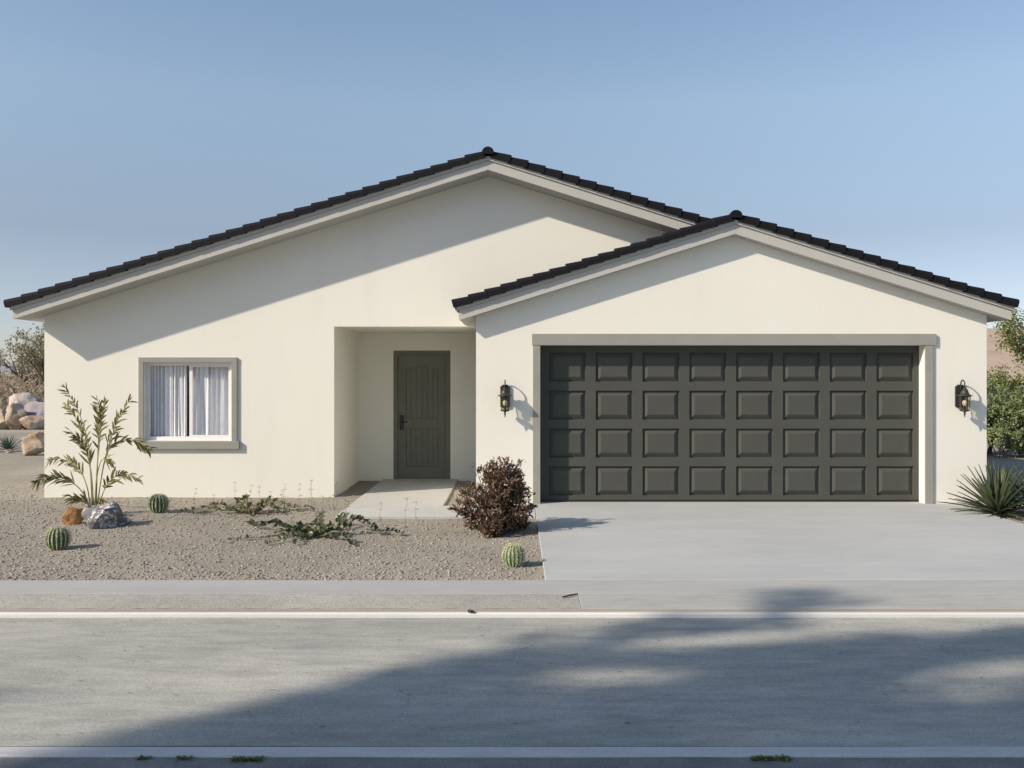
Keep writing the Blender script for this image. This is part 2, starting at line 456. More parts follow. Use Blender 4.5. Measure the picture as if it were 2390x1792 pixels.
gw.box(6.047, 6.227, YG + 0.2, 19.0, -0.12, zg(6.227))
gw.build('garage_wall', M['stucco'], house)

# --- roof
roof = MB()
def deck(mb, X, Z, S, x0, x1, yf, yb, t0=0.0, t1=0.17):
    z = lambda x: Z - S * abs(x - X)
    mb.prism([(x0, z(x0) + t0), (X, Z + t0), (x1, z(x1) + t0), (x1, z(x1) + t1), (X, Z + t1), (x0, z(x0) + t1)], yf, yb)
YFM, YFG = 12.288, 11.732
roof_part = MB()
deck(roof_part, MX, MZ, MS, -6.862, 6.10, YFM + 0.032, 24.9, 0.0015, 0.165)
deck(roof_part, GX, GZT, GS, -0.735, 6.455, YFG + 0.032, 19.4, 0.0015, 0.165)
roof = roof_part.build('roof', M['fascia'], house)
def rake_boards(X, Z, S, x0, x1, yf):
    z = lambda x: Z - S * abs(x - X)
    for a, b in ((x0, X - 0.001), (X + 0.001, x1)):
        MB().prism([(a, z(a)), (b, z(b)), (b, z(b) + 0.128), (a, z(a) + 0.128)], yf, yf + 0.03).build('fascia_board', M['fascia'], roof)
    for a, b, e in ((x0, X - 0.001, -0.03), (X + 0.001, x1, 0.03)):
        aa, bb = (a + e, b) if e < 0 else (a, b + e)
        MB().prism([(aa, z(aa) + 0.130), (bb, z(bb) + 0.130), (bb, z(bb) + 0.182), (aa, z(aa) + 0.182)], yf - 0.022, yf + 0.03).build('trim_board', M['fascia'], roof)
rake_boards(MX, MZ, MS, -6.87, 6.11, YFM)
rake_boards(GX, GZT, GS, -0.743, 6.463, YFG)

# rake tiles: a rounded, slightly tilted piece lapping over the one below
def rake_tile_mesh(pitch, slope, sgn):
    """Local frame: origin at the lower end on the roof line; x runs up the slope (sgn = +1) or mirrored."""
    L = pitch * math.sqrt(1 + slope * slope) * 1.13
    prof = [(0.000, -0.008), (0.002, 0.056), (0.012, 0.080), (0.034, 0.097), (0.075, 0.103), (0.16, 0.088), (0.16, 0.0)]
    ca, sa = 1 / math.sqrt(1 + slope * slope), slope / math.sqrt(1 + slope * slope)
    v = []
    for t, lift, grow in ((0, 0.004, 1.05), (0.03, 0.006, 1.05), (0.95, -0.008, 0.95), (1, -0.009, 0.94)):
        u = L * t
        for y, z in prof:
            zz = (z * (grow if t not in (0,) else grow * 0.97)) + lift
            yy = y * (2 - grow) - (0.010 if t < 0.5 else 0.0)
            v.append((sgn * (u * ca - zz * sa), yy, u * sa + zz * ca))
    n = len(prof); f = []
    for i in range(3):
        for k in range(n): f.append((i * n + k, i * n + (k + 1) % n, (i + 1) * n + (k + 1) % n, (i + 1) * n + k))
    f += [tuple(range(n)), tuple(range(4 * n - 1, 3 * n - 1, -1))]
    me = bpy.data.meshes.new('rake_tile'); me.from_pydata(v, [], f); me.update()
    bm = bmesh.new(); bm.from_mesh(me); bmesh.ops.recalc_face_normals(bm, faces=bm.faces[:]); bm.to_mesh(me); bm.free()
    me.materials.append(M['tile'])
    return me
def rake_row(X, Z, S, xe, sgn, pitch, yf, stop=None):
    me = rake_tile_mesh(pitch, S, sgn)
    n = int(abs(X - xe) / pitch + 0.35)
    p = (abs(X - xe) - 0.06) / n
    for i in range(n):
        x = xe + sgn * i * p
        if stop is not None and x > stop: continue
        o = link('rake_tile', me, None, roof, (x, yf - 0.052 + random.uniform(-0.002, 0.002), Z - S * abs(x - X) + 0.181))
        o.rotation_euler = (random.uniform(-0.012, 0.012), sgn * random.uniform(-0.008, 0.008), 0)
rake_row(MX, MZ, MS, -6.945, 1, 0.232, YFM)
rake_row(MX, MZ, MS, 6.20, -1, 0.232, YFM)
rake_row(GX, GZT, GS, -0.81, 1, 0.220, YFG)
rake_row(GX, GZT, GS, 6.515, -1, 0.220, YFG)

# ridge tiles
def ridge_row(X, Z, y0, y1):
    mb = MB(); n = 9
    ring = lambda y, r, dz: [(r * math.cos(math.pi * (-0.12 + 1.24 * k / n)), y, r * 0.92 * math.sin(math.pi * (-0.12 + 1.24 * k / n)) + dz) for k in range(n + 1)]
    a, b, c, d = ring(0, 0.078, 0.006), ring(0.025, 0.083, 0.006), ring(0.36, 0.072, 0), ring(0.4, 0.070, 0)
    k = n + 1
    mb.add(a + b + c + d, [(i * k + j, i * k + j + 1, (i + 1) * k + j + 1, (i + 1) * k + j) for i in range(3) for j in range(n)] + [tuple(range(k)), tuple(range(4 * k - 1, 3 * k - 1, -1))])
    me = bpy.data.meshes.new('ridge_tile'); me.from_pydata(mb.v, [], mb.f); me.update(); me.materials.append(M['tile'])
    y = y0
    while y < y1:
        link('ridge_tile', me, None, roof, (X, y, Z)); y += 0.36
ridge_row(MX, MZ + 0.222, YFM - 0.075, 24.8)
ridge_row(GX, GZT + 0.222, YFG - 0.075, 19.3)

# field tiles behind the rakes: courses of low waves, joined because their faces are turned from view
def field(X, Z, S, xe, yf, yb):
    mb = MB(); sg = 1 if xe < X else -1; pitch = 0.232; n = int(abs(X - xe) / pitch)
    ys = np.arange(yf + 0.10, yb, 0.05)
    for i in range(n):
        xa = xe + sg * i * pitch; xb = xa + sg * pitch * 1.08
        za = Z - S * abs(xa - X) + 0.215; zb = Z - S * abs(xb - X) + 0.195
        wv = [0.028 * abs(math.sin((y - yf) * math.pi / 0.30)) for y in ys]
        v = [(xa, y, za - 0.05) for y in ys] + [(xa, y, za + q) for y, q in zip(ys, wv)] + [(xb, y, zb + q) for y, q in zip(ys, wv)]
        k = len(ys)
        mb.add(v, [(j, j + 1, k + j + 1, k + j) for j in range(k - 1)] + [(k + j, k + j + 1, 2 * k + j + 1, 2 * k + j) for j in range(k - 1)])
    return mb
for args in ((MX, MZ, MS, -6.93, YFM, 24.9), (MX, MZ, MS, 6.18, YFM, 24.9), (GX, GZT, GS, -0.80, YFG, 19.4), (GX, GZT, GS, 6.50, YFG, 19.4)):
    tag(field(*args).build('roof_tiles', M['tile'], roof), kind='stuff')

# --- garage door and its trim
gt = MB()
gt.box(0.214, 5.545, YG - 0.034, YG - 0.0005, DZ + 0.001, 2.243)
gt.build('garage_header_trim', M['trim'], house)
for a, b in ((0.226, DX0 - 0.001), (DX1 + 0.001, 5.505)):
    MB().box(a, b, YG - 0.028, YG - 0.0005, -0.01, DZ).build('garage_side_trim', M['trim'], house)
YD = YG + 0.165
gd = MB(); px, pw, rz, ph = 0.443, 0.492, [0.086, 0.592, 1.100, 1.610], 0.390
holes = [(px + 0.628 * c, px + 0.628 * c + pw, z, z + ph) for c in range(8) for z in rz]
# the flat steel face with an opening for each raised panel
xs = sorted({0.318, 5.41} | {h[0] for h in holes} | {h[1] for h in holes}); zs = sorted({0.006, 2.12} | {h[2] for h in holes} | {h[3] for h in holes})
for i in range(len(xs) - 1):
    for j in range(len(zs) - 1):
        cx, cz = (xs[i] + xs[i + 1]) / 2, (zs[j] + zs[j + 1]) / 2
        if any(h[0] < cx < h[1] and h[2] < cz < h[3] for h in holes): continue
        gd.add([(xs[i], YD, zs[j]), (xs[i + 1], YD, zs[j]), (xs[i + 1], YD, zs[j + 1]), (xs[i], YD, zs[j + 1])], [(0, 1, 2, 3)])
for a, b, c, d in holes:                                                        # step down into each opening
    gd.add([(a, YD, c), (b, YD, c), (b, YD, d), (a, YD, d), (a, YD + 0.030, c), (b, YD + 0.030, c), (b, YD + 0.030, d), (a, YD + 0.030, d)],
           [(0, 4, 5, 1), (1, 5, 6, 2), (2, 6, 7, 3), (3, 7, 4, 0)])
gd.box(0.318, 5.41, YD + 0.04, YD + 0.06, 0.006, 2.12)
gdoor = gd.build('garage_door', M['garage'], house)
pm = MB(); q = 0.012; e = 0.068
outer = [(q, 0.029, q), (pw - q, 0.029, q), (pw - q, 0.029, ph - q), (q, 0.029, ph - q)]
inner = [(e, 0.001, e), (pw - e, 0.001, e), (pw - e, 0.001, ph - e), (e, 0.001, ph - e)]
back = [(-0.002, 0.0302, -0.002), (pw + 0.002, 0.0302, -0.002), (pw + 0.002, 0.0302, ph + 0.002), (-0.002, 0.0302, ph + 0.002)]
pm.add(outer + inner, [(0, 1, 5, 4), (1, 2, 6, 5), (2, 3, 7, 6), (3, 0, 4, 7), (4, 5, 6, 7)]); pm.add(back, [(0, 1, 2, 3)])
MB().box(0.325, 5.40, YD - 0.012, YD - 0.001, 0.004, 0.026).build('rubber_seal', M['black'], gdoor)
pme = bpy.data.meshes.new('raised_panel'); pme.from_pydata(pm.v, [], pm.f); pme.update(); pme.materials.append(M['garage'])
for h in holes:
    link('raised_panel', pme, None, gdoor, (h[0], YD, h[2]))

# --- front door
DY = 14.69
fd = MB()
fd.box(-2.0, -1.935, DY + 0.01, DY + 0.12, 0.0, 2.10); fd.box(-1.145, -1.068, DY + 0.01, DY + 0.12, 0.0, 2.10)
fd.box(-1.935, -1.145, DY + 0.01, DY + 0.12, 2.03, 2.10); fd.box(-1.935, -1.145, DY + 0.02, DY + 0.12, 0.0, 0.018)
fd.build('door_frame', M['door'], house)
slab = MB(); slab.box(-1.933, -1.147, DY + 0.064, DY + 0.10, 0.02, 2.028)
def stiles(mb, y0, y1):
    mb.box(-1.933, -1.800, y0, y1, 0.02, 2.028); mb.box(-1.272, -1.147, y0, y1, 0.02, 2.028)
    mb.box(-1.800, -1.272, y0, y1, 0.02, 0.20); mb.box(-1.800, -1.272, y0, y1, 0.83, 0.985)
    arch = [(-1.800, 2.028), (-1.800, 1.79)] + [(-1.800 + 0.528 * t / 12, 1.79 + 0.055 * math.sin(math.pi * t / 12)) for t in range(1, 12)] + [(-1.272, 1.79), (-1.272, 2.028)]
    mb.prism(arch[::-1], y0, y1)
stiles(slab, DY + 0.044, DY + 0.057)
door = slab.build('front_door', M['door'], house)
def arc_z(x): return 1.79 + 0.055 * math.sin(math.pi * (x + 1.8) / 0.528)
xe = [-1.799, -1.777 + 0.04, -1.654, -1.534, -1.408, -1.310, -1.273]
xe = [-1.799, -1.716, -1.630, -1.534, -1.440, -1.355, -1.273]
for i in range(6):
    a, b = xe[i] + 0.008, xe[i + 1] - 0.008
    MB().prism([(a, 0.99), (b, 0.99), (b, arc_z(b) - 0.004), (a, arc_z(a) - 0.004)], DY + 0.052, DY + 0.0575).build('plank', M['door'], door)
    MB().box(a, b, DY + 0.052, DY + 0.0575, 0.205, 0.825).build('plank', M['door'], door)
h = MB().box(-1.895, -1.838, DY + 0.022, DY + 0.0438, 0.80, 1.04); hh = h.build('handle_plate', M['black'], door); bevel_mesh(hh, 0.006)
lv = MB().tube([(-1.868, DY + 0.03, 0.935), (-1.868, DY - 0.02, 0.935), (-1.84, DY - 0.03, 0.935), (-1.765, DY - 0.03, 0.932)], [0.012, 0.011, 0.010, 0.009], 8)
lv.build('handle', M['black'], door)

# --- window
wx0, wx1, wz0, wz1 = win
tm = MB()
tm.box(-5.315, -3.932, YM - 0.030, YM - 0.0005, wz1, 1.948)
tm.box(-5.315, wx0, YM - 0.028, YM - 0.0005, wz0 - 0.005, wz1 - 0.0005); tm.box(wx1, -3.932, YM - 0.028, YM - 0.0005, wz0 - 0.005, wz1 - 0.0005)
tm.build('window_trim', M['trim'], house)
bevel_mesh(MB().box(-5.335, -3.892, YM - 0.050, YM - 0.0005, 0.655, wz0 - 0.006).build('window_sill', M['trim'], house), 0.006)
wf = MB(); ya, yb = YM + 0.050, YM + 0.11
wf.box(wx0 + 0.001, wx0 + 0.050, ya, yb, wz0 + 0.001, wz1 - 0.001); wf.box(wx1 - 0.045, wx1 - 0.001, ya, yb, wz0 + 0.001, wz1 - 0.001)
wf.box(wx0 + 0.050, wx1 - 0.045, ya, yb, wz0 + 0.001, wz0 + 0.052); wf.box(wx0 + 0.050, wx1 - 0.045, ya, yb, wz1 - 0.048, wz1 - 0.001)
window = wf.build('window', M['vinyl'], house)
sa = MB()                                                                       # the sliding sash in front on the right
for a, b, c, d in ((-4.63, -4.585, 0.828, 1.831), (-4.076, -4.051, 0.828, 1.831), (-4.585, -4.076, 0.828, 0.850), (-4.585, -4.076, 1.812, 1.831)):
    sa.box(a, b, ya + 0.008, ya + 0.03, c, d)
sa.build('sash', M['vinyl'], window)
MB().add([(-5.196, ya + 0.040, 0.828), (-4.60, ya + 0.040, 0.828), (-4.60, ya + 0.040, 1.831), (-5.196, ya + 0.040, 1.831)], [(0, 1, 2, 3)]).build('pane', M['glass'], window)
MB().add([(-4.585, ya + 0.018, 0.850), (-4.076, ya + 0.018, 0.850), (-4.076, ya + 0.018, 1.812), (-4.585, ya + 0.018, 1.812)], [(0, 1, 2, 3)]).build('pane', M['glass'], window)
def curtain(x0, x1, seed):
    mb = MB(); r = random.Random(seed); n = 130
    ph = [r.uniform(0, 6.28) for _ in range(6)]
    def yy(t, z):
        a = 0.030 * math.sin(t * 62 + ph[0] + 1.3 * math.sin(t * 9 + ph[1])) + 0.013 * math.sin(t * 118 + ph[2] + (1 - z) * 1.6) + 0.008 * math.sin(t * 31 + ph[3])
        return a * (0.75 + 0.25 * z)
    rows = 6
    for j in range(rows + 1):
        z = j / rows
        for i in range(n + 1):
            t = i / n
            x = x0 + (x1 - x0) * t + 0.012 * math.sin(t * 70 + ph[4]) + (0.012 * (1 - z) if seed == 2 and t < 0.1 else 0)
            mb.v.append((x, YM + 0.150 + yy(t, z), 0.80 + 1.10 * z))
    mb.f = [(j * (n + 1) + i, j * (n + 1) + i + 1, (j + 1) * (n + 1) + i + 1, (j + 1) * (n + 1) + i) for j in range(rows) for i in range(n)]
    return mb.build('curtain', M['curtain'], window, smooth=True)
curtain(-5.235, -4.695, 1); curtain(-4.655, -4.012, 2)
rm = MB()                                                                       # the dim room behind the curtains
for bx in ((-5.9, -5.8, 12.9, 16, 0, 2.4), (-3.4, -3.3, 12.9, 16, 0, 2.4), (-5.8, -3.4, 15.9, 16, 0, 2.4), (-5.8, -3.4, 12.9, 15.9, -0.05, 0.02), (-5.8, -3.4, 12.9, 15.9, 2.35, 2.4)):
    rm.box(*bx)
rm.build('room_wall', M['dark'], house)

# ------------------------------------------------------------------ wall lanterns
def lantern(cx, label):
    yw = YG; yc = YG - 0.137
    t = thing('wall_lantern', label, 'wall lamp', (cx, yw, 1.42), 'black carriage lanterns beside the garage door')
    pl = MB(); hw = 0.064
    pl.prism([(cx - hw, 1.285), (cx - 0.045, 1.270), (cx + 0.045, 1.270), (cx + hw, 1.285), (cx + hw, 1.545), (cx + 0.030, 1.573), (cx - 0.030, 1.573), (cx - hw, 1.545)], yw - 0.026, yw - 0.001)
    bevel_mesh(pl.build('back_plate', M['iron'], t), 0.004)
    arm = [(cx, yw - 0.02, 1.50 + 0.0)]
    for k in range(11):
        a = math.pi * k / 10
        arm.append((cx, yw - 0.085 + 0.052 * math.cos(a), 1.575 + 0.058 * math.sin(a)))
    arm += [(cx, yc, 1.52)]
    ar = MB().tube([(cx, yw - 0.026, 1.49), (cx, yw - 0.033, 1.53)] + arm[1:], 0.0085, 8)
    ar.tube([(cx, yw - 0.02, 1.46), (cx, yw - 0.07, 1.44), (cx, yw - 0.09, 1.49), (cx, yc + 0.01, 1.515)], 0.005, 6)
    ar.build('arm', M['iron'], t, smooth=True)
    hood = MB().lathe([(0.013, 1.532), (0.020, 1.525), (0.024, 1.505), (0.042, 1.500), (0.046, 1.478), (0.056, 1.455), (0.074, 1.440), (0.099, 1.431), (0.099, 1.425), (0.070, 1.424), (0.068, 1.415)], (cx, yc), 24)
    hood.build('lamp_hood', M['iron'], t, smooth=True)
    cage = MB()
    for k in range(6):
        a = 2 * math.pi * (k + 0.5) / 6
        cage.tube([(cx + 0.070 * math.cos(a), yc + 0.070 * math.sin(a), 1.425), (cx + 0.054 * math.cos(a), yc + 0.054 * math.sin(a), 1.238)], 0.0038, 5)
    cage.build('cage_bars', M['iron'], t)
    base = MB().lathe([(0.057, 1.246), (0.062, 1.240), (0.060, 1.232), (0.040, 1.224), (0.016, 1.220), (0.010, 1.205), (0.013, 1.190), (0.008, 1.172), (0.003, 1.145)], (cx, yc), 20)
    base.build('lantern_base', M['iron'], t, smooth=True)
    g = MB(); nn = 20
    g.v = [(cx + r * math.cos(2 * math.pi * k / nn), yc + r * math.sin(2 * math.pi * k / nn), z) for r, z in ((0.065, 1.422), (0.050, 1.246)) for k in range(nn)]
    g.f = [(k, (k + 1) % nn, nn + (k + 1) % nn, nn + k) for k in range(nn)]
    g.build('glass_shade', M['lampglass'], t, smooth=True)
    MB().lathe([(0.012, 1.222), (0.014, 1.29), (0.011, 1.292)], (cx, yc), 12).build('bulb_socket', M['iron'], t)
    MB().lathe([(0.010, 1.292), (0.020, 1.305), (0.029, 1.330), (0.026, 1.355), (0.010, 1.374)], (cx, yc), 14).build('light_bulb', M['bulb'], t, smooth=True)
    return t
lantern(-0.142, 'black iron carriage lantern on the wall between the porch and the garage door')
lantern(5.868, 'black iron carriage lantern at the far right corner of the house')

# ------------------------------------------------------------------ plants and stones of the front yard
M['palm_leaf'] = leafy('olive_palm_leaf', [(0.085, 0.085, 0.026), (0.14, 0.135, 0.042), (0.20, 0.185, 0.065), (0.26, 0.235, 0.095)], 0.6, 0.2)
M['palm_stem'] = simple('pale_green_cane', (0.27, 0.255, 0.13), 0.6, 0.25, 8)
SK = 1 / 922.0                                   # the fronds were sketched at 922 units to the metre
PW = 0.86
palm = thing('palm_plant', 'spindly olive-green palm-like plant with arching fronds growing behind the grey rock', 'plant', (-5.19, 11.12, GZ))
FR = [([(735, 1420), (735, 1290), (690, 920), (600, 640), (500, 400), (330, 210)], 1.0, 0.50),
      ([(750, 1420), (745, 1290), (730, 950), (705, 620), (600, 290), (440, 10)], -0.6, 0.52),
      ([(790, 1420), (785, 1290), (792, 900), (802, 500), (795, 300), (752, 150)], 0.8, 0.55),
      ([(795, 1420), (790, 1290), (830, 860), (880, 550), (920, 350), (970, 150)], -1.0, 0.50),
      ([(800, 1420), (810, 1290), (880, 880), (960, 620), (1050, 380), (1190, 160)], 0.5, 0.50),
      ([(800, 1420), (803, 1290), (880, 850), (985, 645), (1200, 600), (1390, 690)], 1.2, 0.50),
      ([(840, 1420), (872, 1290), (930, 1160), (1050, 1030), (1220, 960), (1440, 1000)], -1.6, 0.42),
      ([(710, 1420), (685, 1270), (640, 1120), (560, 980), (430, 870), (220, 820), (60, 850)], 1.5, 0.45),
      ([(715, 1420), (690, 1270), (580, 1120), (440, 1030), (280, 990), (130, 1060)], -1.5, 0.45),
      ([(730, 1420), (700, 1310), (620, 1260), (530, 1210)], -1.2, 0.30),
      ([(850, 1420), (872, 1320), (930, 1290), (1000, 1255)], -1.4, 0.35),
      ([(780, 1420), (778, 1290), (770, 1000), (745, 760), (690, 600), (590, 470)], -1.8, 0.5),
      ([(790, 1420), (800, 1290), (840, 1000), (920, 820), (1010, 795), (1110, 800)], -1.8, 0.7)]
def spline(pts, n):
    P = [Vector(p) for p in pts]; out = []
    P = [P[0] * 2 - P[1]] + P + [P[-1] * 2 - P[-2]]
    for i in range(1, len(P) - 2):
        for k in range(n):
            t = k / n; a, b, c, d = P[i - 1], P[i], P[i + 1], P[i + 2]
            out.append(0.5 * ((2 * b) + (c - a) * t + (2 * a - 5 * b + 4 * c - d) * t * t + (3 * b - a - 3 * c + d) * t ** 3))
    out.append(P[-2]); return out
for pts, dep, start in FR:
    m = len(pts); P3 = []
    for i, (cx, cy) in enumerate(pts):
        u = i / (m - 1)
        P3.append((-5.19 + (cx - 790) * SK * PW, 11.12 + dep * 0.13 * u * u + 0.02 * dep, max(GZ - 0.02, (1420 - cy) * SK + 0.0 - 0.0)))
    path = spline(P3, 8)
    st = MB().tube(path, [0.0085 * (1 - 0.8 * i / len(path)) + 0.001 for i in range(len(path))], 5)
    fo = st.build('frond', M['palm_stem'], palm)
    lf = MB(); k = len(path)
    for i in range(int(k * start), k, 1):
        t = (path[min(i + 1, k - 1)] - path[i - 1]).normalized(); u = (i - k * start) / (k * (1 - start) + 1e-6)
        side = t.cross(Vector((0, 1, 0.1))).normalized()
        L = (0.19 * (1 - 0.45 * u)) * random.uniform(0.55, 1.2)
        for sgn in (-1, 1):
            for rep in range(1):
                d = t * random.uniform(0.75, 1.25) + side * sgn * random.uniform(0.35, 0.8) + Vector((0, random.uniform(-0.5, 0.5), 0))
                if random.random() < 0.74:
                    lf.leaf(path[i] + t * random.uniform(-0.01, 0.02), d, (random.uniform(-.4, .4), -1, random.uniform(-0.2, 0.8)), L, random.uniform(0.015, 0.032), random.uniform(0.0, 0.45))
    lf.leaf(path[-1], path[-1] - path[-3], (0, -1, 0.3), 0.10, 0.012, 0.2)
    lf.build('leaflets', M['palm_leaf'], fo)

def boulder(name, label, loc, size, mat, seed, rough=0.22, sub=4, parent=None, sharp=0.0):
    """An uneven stone sitting on the ground; loc is the middle of its foot."""
    bm = bmesh.new(); bmesh.ops.create_icosphere(bm, subdivisions=sub, radius=1)
    o = Vector((seed * 3.7, seed * 1.3, seed * 7.1))
    rr = random.Random(seed)
    cuts = [(Vector((rr.gauss(0, 1), rr.gauss(0, 1), rr.gauss(0, 0.8))).normalized(), rr.uniform(0.52, 0.88)) for _ in range(15)]
    for v in bm.verts:
        p = v.co.copy()
        for nn, dd in cuts:
            ex = p.dot(nn) - dd
            if ex > 0: p -= nn * ex * 0.97
        p *= 1 + rough * noise.noise(p * 1.4 + o) + rough * 0.5 * noise.noise(p * 3.3 + o) + rough * 0.32 * abs(noise.noise(p * 6 + o)) + rough * 0.35 * noise.noise(p * 11 + o)
        z = p.z * 0.5 * size[2] + size[2] * 0.40
        v.co = Vector((p.x * size[0] / 2, p.y * size[1] / 2, z))
    me = bpy.data.meshes.new(name); bm.to_mesh(me); bm.free()
    ob = link(name, me, mat, parent, loc, True)
    if label: tag(ob, label, 'rock' if max(size) < 0.8 else 'boulder')
    return ob
M['rock_grey'] = rock_mat('speckled_grey_rock', [(0.10, 0.10, 0.11), (0.19, 0.19, 0.20), (0.26, 0.26, 0.26)], 4, 1.0, ((0.66, 0.65, 0.62), 14, 0.515))
M['rock_orange'] = rock_mat('rusty_orange_rock', [(0.22, 0.10, 0.045), (0.40, 0.22, 0.10), (0.50, 0.33, 0.17)], 5, 1.0)
M['rock_pale'] = rock_mat('pale_grey_boulder', [(0.24, 0.21, 0.20), (0.42, 0.38, 0.35), (0.52, 0.48, 0.44)], 3.0, 1.0)
M['rock_tan'] = rock_mat('tan_orange_boulder', [(0.19, 0.13, 0.09), (0.33, 0.25, 0.18), (0.40, 0.37, 0.325), (0.48, 0.465, 0.44)], 3.2, 1.0)
M['rock_blue'] = rock_mat('grey_violet_boulder', [(0.16, 0.15, 0.17), (0.30, 0.28, 0.30), (0.40, 0.36, 0.34)], 3.0, 1.0)
boulder('rock', 'grey rock speckled with white lichen at the foot of the palm-like plant', (-4.68, 10.30, GZ - 0.02), (0.56, 0.44, 0.36), M['rock_grey'], 5, 0.34)
boulder('rock', 'small rusty orange rock left of the grey speckled rock', (-5.11, 10.42, GZ - 0.03), (0.27, 0.24, 0.32), M['rock_orange'], 9, 0.30)
boulder('rock', 'little dark flat stone lying between the orange rock and the grey rock', (-4.95, 10.30, GZ - 0.01), (0.11, 0.07, 0.045), M['rock_grey'], 12, 0.3, 3)

# barrel cacti
M['cactus'] = simple('cactus_green', (0.060, 0.105, 0.045), 0.6, 0.3, 14, 0.4, 120, 0.002)
M['cactus_pale'] = simple('pale_cactus_green', (0.15, 0.23, 0.10), 0.6, 0.3, 14, 0.4, 120, 0.002)
M['wool'] = simple('pale_rib_wool', (0.50, 0.53, 0.38), 0.9, 0.3, 60)
M['spine'] = simple('straw_spines', (0.62, 0.62, 0.44), 0.6, 0.15, 30)
def cactus(x, y, r, h, label, seed, mat='cactus'):
    t = thing('barrel_cactus', label, 'cactus', (x, y, GZ), 'round ribbed barrel cacti in the gravel')
    ribs = 17; nu = ribs * 6; nv = 18; mb = MB(); rr = random.Random(seed); ph = rr.random() * 6.28
    def pt(u, v, extra=0.0):
        a = 2 * math.pi * u; b = math.pi * (0.03 + 0.94 * v)
        ridge = 1 - abs(math.sin(ribs * a / 2 + ph)) ** 0.7
        rad = r * (math.sin(b) ** 0.82) * (0.87 + 0.14 * ridge) + extra
        z = GZ + h * 0.485 * (1 + math.cos(math.pi - b)) - 0.006
        if v > 0.93: z -= (v - 0.93) * h * 0.7
        return Vector((x + rad * math.cos(a), y + rad * math.sin(a), z))
    mb.v = [tuple(pt(i / nu, j / (nv - 1))) for j in range(nv) for i in range(nu)]
    mb.f = [(j * nu + i, j * nu + (i + 1) % nu, (j + 1) * nu + (i + 1) % nu, (j + 1) * nu + i) for j in range(nv - 1) for i in range(nu)]
    mb.f += [tuple(range(nu - 1, -1, -1)), tuple(range((nv - 1) * nu, nv * nu))]
    mb.build('cactus_body', M[mat], t, smooth=True)
    ar_ = MB()
    for k in range(ribs):
        a0 = (math.pi * k - ph) * 2 / ribs / (2 * math.pi); du = 0.0032 / (2 * math.pi * r)
        v_ = [pt(a0 + sg_ * du, 0.05 + 0.9 * j / 20, 0.0022) for j in range(21) for sg_ in (-1, 1)]
        ar_.add(v_, [(2 * j, 2 * j + 1, 2 * j + 3, 2 * j + 2) for j in range(20)])
    tag(ar_.build('woolly_rib_crests', M['wool'], t), kind='stuff')
    sp = MB()
    for k in range(ribs):
        a = (math.pi * (k) - ph) * 2 / ribs / (2 * math.pi)
        for j in range(17):
            v = 0.07 + 0.88 * j / 16
            c = pt(a, v, 0.001); out = (c - Vector((x, y, GZ + h * 0.5))).normalized()
            for s in range(9):
                d = (out * rr.uniform(0.2, 1.0) + Vector((rr.uniform(-1, 1), rr.uniform(-1, 1), rr.uniform(-1, 1))) * 0.6).normalized()
                w = d.cross(out).normalized() * 0.0030; e = c + d * rr.uniform(0.010, 0.022)
                sp.add([c - w, c + w, e], [(0, 1, 2)])
    tag(sp.build('spines', M['spine'], t), kind='stuff')
cactus(-4.545, 8.93, 0.115, 0.235, 'green barrel cactus nearest the left edge, in front of the orange rock', 1)
cactus(-4.49, 11.30, 0.122, 0.245, 'green barrel cactus close to the house wall under the window', 2)
cactus(-0.02, 8.15, 0.098, 0.21, 'bright pale green barrel cactus between the red-brown shrub and the sidewalk', 3, 'cactus_pale')

# reddish shrub
M['maroon'] = leafy('maroon_leaf', [(0.050, 0.030, 0.022), (0.10, 0.060, 0.042), (0.16, 0.105, 0.075), (0.24, 0.17, 0.125), (0.10, 0.11, 0.055)], 0.30, 0.12)
M['twig'] = simple('brown_twig', (0.10, 0.065, 0.045), 0.8, 0.3, 10)
M['twig_pale'] = simple('bleached_twig', (0.38, 0.30, 0.22), 0.8, 0.2, 10)
shrub = thing('shrub', 'bushy red-brown shrub with small dark leaves between the walkway and the driveway', 'shrub', (-0.22, 9.95, GZ))
br = MB(); lv = MB(); rr = random.Random(4)
def in_egg(q, slack=0.0):
    z = q.z - GZ; a = math.atan2(q.y - 9.95, q.x + 0.22)
    rim = (0.345 + 0.06 * math.sin(min(1, z / 0.5) * math.pi)) * (1 - max(0, z - 0.30) * 1.15) * (1 + 0.28 * noise.noise(Vector((math.cos(a) * 2.2, math.sin(a) * 2.2, z * 6))))
    return math.hypot(q.x + 0.22, q.y - 9.95) < rim + slack and z < 0.80
